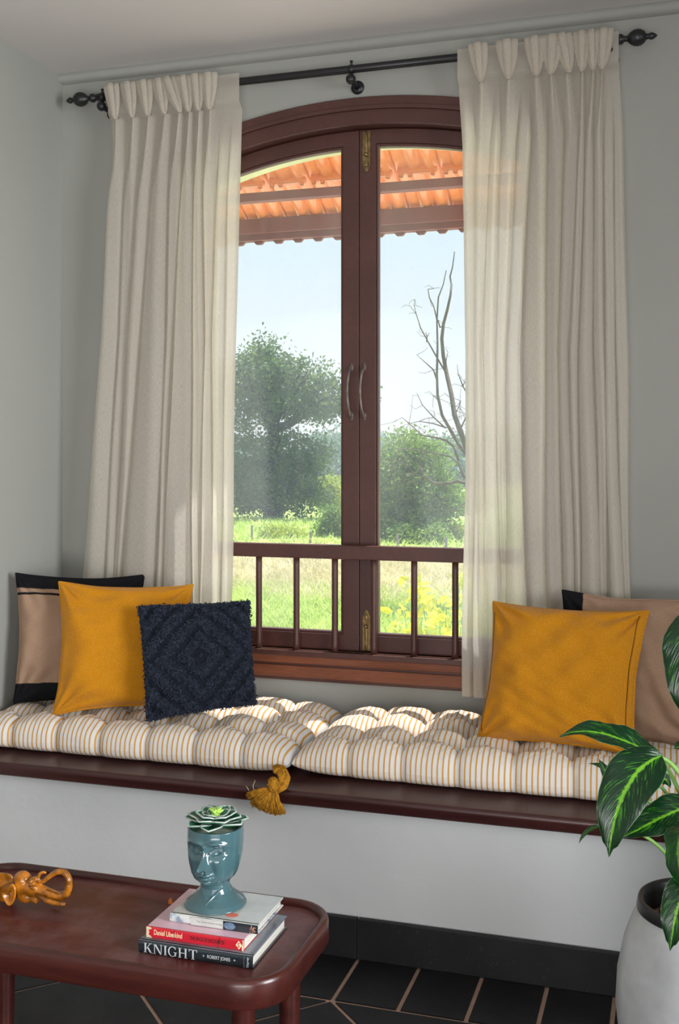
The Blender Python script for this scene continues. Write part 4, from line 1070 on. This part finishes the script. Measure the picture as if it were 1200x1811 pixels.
# lower right leaf
leaf([at(1245, 1425, 2.26), at(1190, 1425, 2.24), at(1150, 1460, 2.22), at(1098, 1481, 2.19)], .088, (-.05, -.72, .70), .20, shape=.75)
stem([at(1244, 1426, 2.26), at(1262, 1440, 2.28), at(1250, 1500, 2.34), core + Vector((.02, 0, 0))], .0036, .0056)
# tall leaf at the frame edge
leaf([at(1222, 1085, 2.16), at(1205, 1130, 2.13), at(1208, 1210, 2.12), at(1222, 1285, 2.13)], .100, (-.35, -.90, .20), .22, shape=.62)
stem([at(1222, 1086, 2.16), at(1245, 1070, 2.18), at(1290, 1250, 2.30), core + Vector((.03, -.01, 0))], .0040, .0062)
# dark leaf above the pot
leaf([at(1235, 1455, 2.20), at(1190, 1450, 2.16), at(1190, 1520, 2.13), at(1216, 1590, 2.12)], .088, (-.75, -.55, .30), .25, shape=.65)
stem([at(1234, 1456, 2.20), at(1262, 1450, 2.24), at(1260, 1520, 2.33), core + Vector((.0, -.02, 0))], .0036, .0056)
# bright leaf hanging past the rim
leaf([at(1238, 1552, 2.17), at(1200, 1570, 2.12), at(1192, 1620, 2.10), at(1184, 1682, 2.10)], .078, (-.25, -.92, .20), .24, shape=.7)
stem([at(1236, 1553, 2.17), at(1256, 1540, 2.22), at(1250, 1570, 2.32), core + Vector((.0, -.03, 0))], .0034, .0054)
# small leaves behind
leaf([at(1100, 1395, 2.36), at(1085, 1385, 2.36), at(1070, 1365, 2.36), at(1058, 1342, 2.37)], .034, (-.2, -.8, .5), .2)
leaf([at(1092, 1370, 2.38), at(1075, 1362, 2.38), at(1060, 1352, 2.38), at(1040, 1350, 2.38)], .024, (.1, -.3, .9), .4)
stem([at(1100, 1395, 2.36), at(1140, 1400, 2.38), at(1200, 1440, 2.38), core + Vector((-.01, .02, 0))], .0026, .0050)
leaf([at(1160, 1386, 2.30), at(1165, 1372, 2.30), at(1178, 1372, 2.31), at(1185, 1394, 2.31)], .034, (-.2, -.8, .5), .2)
stem([at(1160, 1386, 2.30), at(1180, 1395, 2.31), at(1210, 1440, 2.34), core + Vector((-.02, .02, 0))], .0030, .0052)
# thin curled young leaf
leaf([at(1060, 1462, 2.24), at(1045, 1462, 2.24), at(1030, 1475, 2.24), at(1023, 1492, 2.24)], .016, (-.2, -.5, .8), .6)
leaf([at(1135, 1462, 2.30), at(1120, 1470, 2.30), at(1108, 1476, 2.30), at(1096, 1480, 2.30)], .022, (-.1, -.4, .9), .5)
stem([at(1058, 1461, 2.245), at(1110, 1462, 2.27), at(1200, 1470, 2.33), core + Vector((-.03, .0, 0))], .0022, .0048)
leaf([at(1212, 1310, 2.24), at(1205, 1316, 2.23), at(1198, 1326, 2.22), at(1190, 1322, 2.22)], .026, (-.2, -.5, .8), .4)
leaf([at(1215, 1150, 2.30), at(1260, 1100, 2.30), at(1300, 1120, 2.32), at(1340, 1190, 2.34)], .10, (.2, -.6, .8), .2)
stem([at(1215, 1150, 2.30), at(1240, 1250, 2.32), at(1250, 1400, 2.36), core + Vector((.02, .03, 0))], .0040, .0062)
leaf([at(1290, 1330, 2.34), at(1330, 1290, 2.34), at(1380, 1310, 2.36), at(1420, 1380, 2.38)], .10, (.2, -.6, .8), .2)
stem([at(1290, 1330, 2.34), at(1275, 1400, 2.35), at(1260, 1480, 2.37), core + Vector((.03, .02, 0))], .0040, .0062)

# ------------------------------------------------------------------ eave outside
EZ0, EY0 = 2.665, 5.74; SL = math.radians(24)
ev = empty('tiled_eave', (-1.6, 4.6, 2.5), 'glossy orange clay tile eave on dark red battens seen outside the window top', 'eave')
def tile_mesh():
    TW, TL_ = .235, .385; nu, nv = 33, 5; V = []
    def prof(u):   # underside relief: flat rib on the left, two rolls
        x = u * TW
        if x < .060: return .0 if .006 < x < .054 else .004
        k = (x - .060) / (TW - .060) * 2; return .003 - .026 * math.sin(PI * (k % 1)) ** .8
    for s in (0, 1):
        for j in range(nv):
            for i in range(nu):
                u = i / (nu - 1); V.append((u * (TW - .003), -TL_ * j / (nv - 1), (prof(u) if s == 0 else prof(u) + .012)))
    V = [(x, y, z) for x, y, z in V]; n = nu * nv; Fc = []
    for j in range(nv - 1):
        for i in range(nu - 1):
            a = j * nu + i; Fc += [(a, a + 1, a + nu + 1, a + nu), (n + a, n + a + nu, n + a + nu + 1, n + a + 1)]
    for i in range(nu - 1):
        Fc.append((i, n + i, n + i + 1, i + 1)); a = (nv - 1) * nu + i; Fc.append((a, a + 1, n + a + 1, n + a))
    for j in range(nv - 1):
        a = j * nu; Fc.append((a, a + nu, n + a + nu, n + a)); a = j * nu + nu - 1; Fc.append((a, n + a, n + a + nu, a + nu))
    m_ = MB(); m_.add(V, Fc)
    # lip with lugs at the upper end
    m_.box(.012, TW - .014, -TL_ + .004, -TL_ + .030, -.048, .002, .004)
    for lx in (.022, .070, .190): m_.box(lx, lx + .022, -TL_ + .006, -TL_ + .028, -.066, -.04, .004)
    m_.box(TW - .016, TW + .016, -TL_ + .01, -.004, .013, .018)
    me = bpy.data.meshes.new('tile'); me.from_pydata(m_.v, [], m_.f); me.materials.append(M['tile']); me.polygons.foreach_set('use_smooth', [True] * len(me.polygons)); me.update()
    bm = bmesh.new(); bm.from_mesh(me); bmesh.ops.recalc_face_normals(bm, faces=bm.faces[:])
    for e_ in bm.edges:
        if len(e_.link_faces) == 2 and e_.calc_face_angle(0) > math.radians(50): e_.smooth = False
    bm.to_mesh(me); bm.free(); return me
tm = tile_mesh()
PITCH = .345
for row in range(4):
    for colm in range(13):
        x = -3.30 + .237 * colm; yy = EY0 + .05 - row * PITCH * math.cos(SL); zz = EZ0 + .018 + row * PITCH * math.sin(SL)
        o = bpy.data.objects.new('tile', tm); COL.objects.link(o); o.parent = ev; o.location = Vector((x, yy, zz)) - Vector(ev.location); o.rotation_euler = (-SL - .03, 0, 0)
for row in range(1, 5):
    yy = EY0 - row * PITCH * math.cos(SL) + .03; zz = EZ0 + row * PITCH * math.sin(SL) - .085
    o = MB().box(-3.4, -.15, yy - .055, yy, zz - .012, zz + .035).build('batten', M['batten'], ev); add_mod_bevel(o, .003)
o = MB().box(-3.4, -.15, EY0 - .03, EY0, EZ0 - .060, EZ0 + .022).build('fascia_board', M['batten'], ev); add_mod_bevel(o, .003)
o = MB().box(-3.4, -.15, EY0 + .001, EY0 + .030, EZ0 - .095, EZ0 - .03).build('fascia_board', M['batten'], ev); add_mod_bevel(o, .003)
sc = MB()
for i in range(27):
    x = -3.36 + .1185 * i; sc.prism_y([(x - .032, EZ0 - .094), (x + .032, EZ0 - .094), (x + .016, EZ0 - .112), (x - .016, EZ0 - .112)][::-1], EY0 + .031, EY0 + .055)
sc.box(-3.4, -.15, EY0 + .031, EY0 + .055, EZ0 - .095, EZ0 - .03); sc.build('tile_nose_strip', M['batten'], ev)
for x in (-3.30, -.25):
    L_ = 1.36; m_ = MB(); y0, z0 = EY0 - .02, EZ0 - .10
    V = [(x + a, y0 - t * L_, z0 - .10 + b + t * L_ * math.tan(SL)) for t in (0, .97) for a in (-.04, .04) for b in (0, .09)]
    m_.add(V, [(0, 1, 3, 2), (4, 6, 7, 5), (0, 4, 5, 1), (2, 3, 7, 6), (1, 5, 7, 3), (0, 2, 6, 4)]); m_.build('rafter', M['batten'], ev)
    MB().box(x - .05, x + .05, EY0 - .12, EY0 - .02, -2.0, EZ0 - .11).build('post', M['batten'], ev)

# ------------------------------------------------------------------ summer haze over the field
hz = bpy.data.materials.new('haze'); hz.use_nodes = True
for n_ in list(hz.node_tree.nodes):
    if n_.type == 'BSDF_PRINCIPLED': hz.node_tree.nodes.remove(n_)
vs = hz.node_tree.nodes.new('ShaderNodeVolumeScatter'); vs.inputs['Color'].default_value = (.70, .88, 1, 1); vs.inputs['Density'].default_value = .0022; vs.inputs['Anisotropy'].default_value = .2
hz.node_tree.links.new(vs.outputs[0], hz.node_tree.nodes['Material Output'].inputs['Volume'])
ho = MB().box(-130, 80, 16, 250, -2.3, 22).build('haze', hz); ho['kind'] = 'structure'
# ------------------------------------------------------------------ outside ground and vegetation
GZ = -2.0
nx_, ny_ = 90, 120
gx = np.linspace(-110, 60, nx_); gy = np.concatenate([np.linspace(3.7, 60, 90), np.linspace(62, 260, 30)])
GX, GY = np.meshgrid(gx, gy, indexing='ij'); P = np.stack([GX.ravel(), GY.ravel(), 0 * GX.ravel()], 1)
gzz = GZ + .10 * noise3(P, 2, .25) * np.clip((P[:, 1] - 6) / 8, 0, 1)
tag(obj('ground', np.stack([P[:, 0], P[:, 1], gzz], 1), grid_faces(nx_, ny_)[:, ::-1], M['ground'], smooth=True), kind='structure')
tag(MB().box(-9, 6, 3.62, 13.0, GZ - .02, GZ + .12).build('bounce_terrace', M['bounce_paving']), kind='structure')  # unseen terrace, added to bounce sunlight onto the eave tiles
def cards(C, size, m, name, parent=None, up=0.0, seed=0, kind=None, aspect=.6):
    r = np.random.default_rng(seed); n = len(C); C = np.array(C)
    a = r.normal(size=(n, 3)); a[:, 2] += up; a /= np.linalg.norm(a, axis=1)[:, None]
    b = np.cross(a, r.normal(size=(n, 3))); b /= np.linalg.norm(b, axis=1)[:, None]
    s = size * r.uniform(.6, 1.3, (n, 1)); L = a * s; Wd = b * s * aspect * .5
    V = np.stack([C - L * .5, C + Wd, C + L * .5, C - Wd], 1).reshape(-1, 3)
    Fc = np.arange(4 * n).reshape(n, 4)
    o = obj(name, V, Fc, m, parent)
    if kind: o['kind'] = kind
    return o
def blob(clusters, n, sub, spread, Y, seed, depth=1.0):
    """clusters in photo pixels at distance plane Y: (px,py,rx,ry)"""
    r = np.random.default_rng(seed); out = []
    sc_ = Y / F_PX / .95; w = np.array([c[2] * c[3] for c in clusters], float); w /= w.sum()
    subs = []
    for _ in range(sub):
        c = clusters[r.choice(len(clusters), p=w)]; v = r.normal(size=3); v /= np.linalg.norm(v); rad = r.uniform(.25, 1) ** .5
        ctr = np.array(at(c[0], c[1], Y)); subs.append(ctr + v * rad * np.array([c[2] * sc_, min(c[2], c[3]) * sc_ * depth, c[3] * sc_]))
    subs = np.array(subs); k = r.integers(0, sub, n); off = r.normal(size=(n, 3)) * spread * np.array([1.2, 1.2, .7])
    return subs[k] + off
def branchy(mb, p0, p1, r0, r, depth):
    P = [Vector(p0)]; n = 5
    for i in range(1, n + 1):
        t = i / n; P.append(Vector(p0).lerp(Vector(p1), t) + Vector(r.normal(size=3)) * (Vector(p1) - Vector(p0)).length * .03)
    mb.tube(P, [r0 * (1 - .7 * i / n) for i in range(n + 1)], 6)
    if depth > 0:
        for _ in range(3):
            q0 = P[r.integers(1, n)]; d = (Vector(p1) - Vector(p0)).length * r.uniform(.35, .6)
            v = (Vector(p1) - Vector(p0)).normalized() + Vector(r.normal(size=3)) * .6; branchy(mb, q0, q0 + v.normalized() * d, r0 * .45, r, depth - 1)
def tree(name, label, cat, clusters, Y, n, sub, spread, size, m, seed, trunk=None, tr=.3, group=None, ry=None, bark='bark_dark'):
    base = at(trunk[0], trunk[1], Y) if trunk else at(clusters[0][0], clusters[0][1] + clusters[0][3], Y)
    base.z = GZ
    e_ = empty(name, tuple(base), label, cat, group)
    C = blob(clusters, n, sub, spread, Y, seed); C = C[C[:, 2] > GZ]
    cards(C, size, m, 'foliage', e_, seed=seed, kind='stuff')
    if trunk:
        r = np.random.default_rng(seed); mb = MB(); top = at(trunk[0] + 4, trunk[2], Y); branchy(mb, base, top, tr, r, 0)
        for c in clusters[:6]: branchy(mb, base.lerp(top, r.uniform(.6, .98)), at(c[0], c[1], Y), tr * .5, r, 2)
        mb.build('trunk', M[bark], e_, True)
    return e_
tree('banyan_tree', 'big spreading hazy tree outside, filling the left pane', 'tree',
     [(478, 655, 55, 40), (535, 668, 55, 34), (440, 668, 48, 45), (590, 700, 40, 30), (490, 712, 80, 32), (640, 712, 38, 14), (566, 722, 45, 22), (478, 612, 26, 14), (428, 740, 45, 25), (365, 690, 60, 60), (470, 850, 72, 62), (520, 850, 48, 62), (420, 850, 60, 70), (545, 800, 34, 30), (340, 850, 60, 80), (480, 785, 60, 25), (380, 770, 50, 40)],
     52, 46000, 700, .36, .20, M['fol_big'], 11, trunk=(482, 925, 700), tr=.55)
tree('leafy_tree', 'mid green tree outside, seen low in the right pane', 'tree',
     [(716, 795, 40, 32), (760, 808, 24, 28), (700, 850, 36, 45), (755, 860, 40, 45), (735, 915, 46, 36), (690, 925, 26, 32), (780, 885, 28, 40), (660, 880, 30, 50)],
     41, 24000, 420, .26, .15, M['fol_mid'], 12, trunk=(735, 965, 830), tr=.22)
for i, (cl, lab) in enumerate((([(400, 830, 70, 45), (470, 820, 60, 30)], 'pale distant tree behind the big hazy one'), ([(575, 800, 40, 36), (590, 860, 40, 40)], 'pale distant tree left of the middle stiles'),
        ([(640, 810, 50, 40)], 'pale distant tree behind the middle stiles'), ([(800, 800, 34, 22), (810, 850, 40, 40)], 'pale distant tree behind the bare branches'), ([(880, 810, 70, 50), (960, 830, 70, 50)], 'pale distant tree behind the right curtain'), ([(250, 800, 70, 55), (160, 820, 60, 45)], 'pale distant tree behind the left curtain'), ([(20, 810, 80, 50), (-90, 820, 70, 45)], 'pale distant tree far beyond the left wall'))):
    tree('distant_tree', lab, 'tree', cl, (100, 122, 140, 108, 130, 112, 104)[i], 7000, 160, .9, .55, M['fol_far_haze'], 20 + i, trunk=(cl[0][0], 870, 820), tr=.3, group='hazy tree line on the horizon')
for nm, lab, cl, Y, n, m, sz in (
        ('rounded_bush', 'rounded lime green bush in the field, seen above the rail at left', [(488, 948, 28, 15), (515, 950, 24, 12), (470, 952, 20, 12)], 40, 5200, 'fol_lime', .11),
        ('tall_bush', 'tall green bush beside the middle stiles, in the left pane', [(588, 920, 14, 24), (600, 938, 16, 26), (572, 940, 12, 18)], 41, 4200, 'fol_mid', .12),
        ('spreading_shrub', 'pale green shrub behind the tall bush, under the big tree', [(582, 865, 20, 26), (570, 885, 22, 20), (600, 890, 22, 20)], 55, 4200, 'fol_lime', .17),
        ('low_shrub', 'low green shrub at the right of the right pane', [(795, 938, 18, 10), (815, 944, 18, 12)], 41, 2600, 'fol_lime', .11),
        ('creeper_mound', 'dark tangled creeper mound below the leafy tree', [(712, 945, 14, 14), (745, 950, 26, 12), (770, 945, 16, 14)], 39.5, 4200, 'fol_mid', .12),
        ('hedge_shrub', 'bright hedge shrub beyond the bare tree, right pane', [(800, 880, 22, 14), (820, 895, 22, 16), (850, 885, 30, 20)], 60, 3600, 'fol_lime', .18)):
    tree(nm, lab, 'bush', cl, Y, n, 90, .16, sz, M[m], hash(nm) % 1000 if False else len(nm) * 7 + n % 97)
# bare tree
def bare():
    Yb = 23.0
    def c(x, y, d=0): return at(400 + x / 2.727, 500 + y / 2.727, Yb + d)
    base = at(846, 1000, Yb); base.z = GZ
    e_ = empty('bare_tree', tuple(base), 'leafless pale tree with long thin branches, in the right pane', 'tree')
    L = [([(1215, 1560), (1200, 1200), (1185, 950), (1165, 820), (1130, 720), (1100, 640), (1085, 540), (1062, 440), (1045, 350), (1038, 270), (1046, 200), (1065, 130), (1080, 60), (1085, 10), (1078, -30), (1090, -75), (1100, -150)], 17, 2.2),
         ([(1170, 840), (1120, 780), (1080, 710), (1040, 640), (1018, 540), (1015, 440), (1018, 300), (1015, 180), (1022, 70), (1045, 10), (1060, -60)], 10, 2),
         ([(1062, 440), (1020, 370), (975, 290), (935, 215), (915, 150), (885, 112)], 5, 1.5), ([(915, 150), (905, 110), (908, 80)], 2, 1), ([(965, 285), (968, 260), (962, 240)], 3, 2),
         ([(1015, 470), (998, 420), (960, 385), (918, 348)], 5, 1.5), ([(1018, 190), (1000, 115), (978, 70), (972, 32), (1000, 28)], 4, 1.5), ([(1045, 210), (1030, 215), (1020, 180)], 5, 3),
         ([(1055, 700), (1000, 650), (945, 590), (918, 532)], 4, 1.2), ([(1165, 540), (1140, 500), (1118, 440), (1112, 395)], 4, 1.5), ([(1140, 500), (1150, 480), (1145, 470)], 2, 1),
         ([(1055, 415), (1060, 370), (1068, 335)], 3, 1.5), ([(1030, 580), (1010, 555), (998, 545)], 3, 1.5),
         ([(1195, 980), (1120, 958), (1050, 970), (1000, 965), (950, 935), (900, 925), (860, 922)], 10, 3), ([(1185, 960), (1140, 930), (1120, 870), (1085, 840), (1000, 822), (920, 808), (830, 800), (745, 812)], 8, 1.5),
         ([(1120, 860), (1095, 790), (1060, 760), (1000, 745), (940, 735), (905, 700), (870, 670), (848, 650)], 7, 1.3), ([(1060, 700), (1000, 680), (930, 668), (880, 680)], 4, 1),
         ([(950, 935), (930, 880), (920, 870)], 3, 1), ([(900, 925), (880, 870), (860, 850), (850, 800)], 3, 1), ([(880, 890), (820, 860), (770, 850)], 3, 1), ([(860, 922), (845, 950), (850, 970)], 3, 1),
         ([(1160, 1060), (1100, 1090), (1080, 1100)], 3, 1), ([(1130, 700), (1150, 660), (1165, 640)], 4, 2), ([(1100, 640), (1120, 600), (1130, 570)], 3, 1)]
    tr_ = MB(); sm_ = MB(); r = np.random.default_rng(6)
    for i, (pl, a, b) in enumerate(L):
        pts = [c(x, y, r.normal() * .12 + .3 * math.sin(k + i)) if k else c(x, y) for k, (x, y) in enumerate(pl)]; u_ = Yb / F_PX / 2.727
        rad = [(a + (b - a) * k / (len(pl) - 1)) * u_ for k in range(len(pl))]
        (tr_ if i < 2 else sm_).tube(pts, rad, 7)
        if i >= 1:
            for _ in range(7 if i > 12 else 3):
                k = r.integers(1, len(pts)); v = Vector(r.normal(size=3)); v.y *= .6; q0 = pts[k]
                p1 = q0 + v.normalized() * r.uniform(.12, .5) * (1.4 if i > 12 else .7)
                sm_.tube([q0, q0.lerp(p1, .5) + Vector(r.normal(size=3)) * .04, p1], [1.3 * u_, 1.0 * u_, .7 * u_], 4)
                if i > 12:
                    p2 = p1 + Vector(r.normal(size=3)) * .2; sm_.tube([p1, p2], [.9 * u_, .6 * u_], 4)
    tr_.build('trunk', M['bark'], e_, True); sm_.build('branches', M['bark'], e_, True)
bare()
# fence posts
for i, (px, yt, yb) in enumerate(((445, 929, 962), (548, 940, 964), (703, 945, 967), (788, 950, 969))):
    Yp = (HC - GZ) * F_PX / (yb - HOR) * .95; b0 = at(px, yb, Yp); t0 = at(px + random.uniform(-1.5, 1.5), yt, Yp)
    m_ = MB(); m_.tube([(b0.x, b0.y, b0.z - .1), tuple(b0.lerp(t0, .5)), tuple(t0)], [.055, .05, .045], 8)
    lab = ['thin grey fence post left of the rounded bush', 'grey fence post right of the rounded bush', 'grey fence post below the leafy tree', 'grey fence post low in the right pane, right of the leafy tree'][i]
    tag(m_.build('fence_post', M['post']), lab, 'fence post', 'field fence posts')
# field grass
def grass(n, y0, y1, h, m, name, label, seed):
    r = np.random.default_rng(seed); h = h * .8; Y = y0 + (y1 - y0) * r.random(n) ** .8
    px = r.uniform(330, 1010, n); rr = (px - 600) / F_PX; X = Y * (rr * math.cos(YAW) - math.sin(YAW)) / (rr * math.sin(YAW) + math.cos(YAW))
    keep = noise3(np.stack([X, Y, 0 * X], 1), seed, .8) > -.9; X, Y = X[keep], Y[keep]; n = len(X)
    hh = h * r.uniform(.5, 1.3, n); w = .012 + .0009 * Y; lean = r.normal(size=(n, 2)) * 1.1 * hh[:, None]; a = r.uniform(0, PI, n)
    B = np.stack([X, Y, np.full(n, GZ - .08)], 1); dx = np.stack([np.cos(a) * w, np.sin(a) * w, 0 * a], 1)
    T = B + np.stack([lean[:, 0], lean[:, 1], hh + .08], 1)
    V = np.stack([B - dx, B + dx, T], 1).reshape(-1, 3); o = obj(name, V, np.arange(3 * n).reshape(n, 3), m)
    tag(o, label, 'grass', kind='stuff')
grass(26000, 23, 32, .30, M['blade'], 'dry_grass', 'dry straw coloured grass in the middle of the field outside', 31)
grass(26000, 15, 25.5, .26, M['blade_green'], 'green_grass', 'lush green grass and weeds in the near field outside', 32)
grass(9000, 37, 52, .35, M['blade_green'], 'meadow_grass', 'bright green meadow grass beyond the fence', 33)
# yellow-green shrub just outside
def yshrub():
    Yb = 8.0; base = at(790, 1120, Yb); base.z = GZ
    e_ = empty('yellow_shrub', tuple(base), 'yellow green leafy shrub outside the lower right panes, behind the balusters', 'shrub')
    r = np.random.default_rng(14); mb = MB(); tips = []
    T = [(722, 1034), (742, 1040), (712, 1078), (735, 1052), (748, 1046), (765, 1058), (778, 1066), (790, 1070), (760, 1078), (775, 1092), (800, 1080), (812, 1020), (826, 1035), (790, 1108), (770, 1115), (745, 1100), (730, 1120), (805, 1115), (816, 1060), (850, 1050), (740, 1125), (700, 1110), (860, 1090), (880, 1060), (780, 1130)]
    V = []; Fc = []
    for px, py in T:
        d = r.uniform(-.35, .35); tip = at(px, py, Yb + d); mid = base.lerp(tip, .6) + Vector((r.normal() * .05, 0, -.05)); mb.tube([base, mid, tip], [.012, .006, .003], 6)
        for k in range(34):
            t = r.uniform(.55, 1.02) if k > 5 else 1.0; p = mid.lerp(tip, max(0, (t - .5) * 2)); p = p + Vector(r.normal(size=3)) * (.045 if k > 5 else .03)
            L = r.uniform(.07, .13) if k < 14 else r.uniform(.025, .05); dr = Vector(r.normal(size=3)); dr.z -= .2; dr.normalize(); sd = dr.cross(Vector(r.normal(size=3))).normalized(); up = dr.cross(sd); b = len(V)
            V += [p, p + dr * L * .35 + sd * L * .22 + up * L * .04, p + dr * L * .35 - sd * L * .22 + up * L * .04, p + dr * L * .7 + sd * L * .15, p + dr * L * .7 - sd * L * .15, p + dr * L, p + dr * L * .5 - up * L * .02]
            Fc += [(b, b + 1, b + 6), (b, b + 6, b + 2), (b + 1, b + 3, b + 6), (b + 2, b + 6, b + 4), (b + 3, b + 5, b + 6), (b + 4, b + 6, b + 5)]
    mb.build('stems', M['petiole'], e_, True); o = obj('leaves', V, Fc, M['fol_yellow'], e_); o['kind'] = 'stuff'
yshrub()
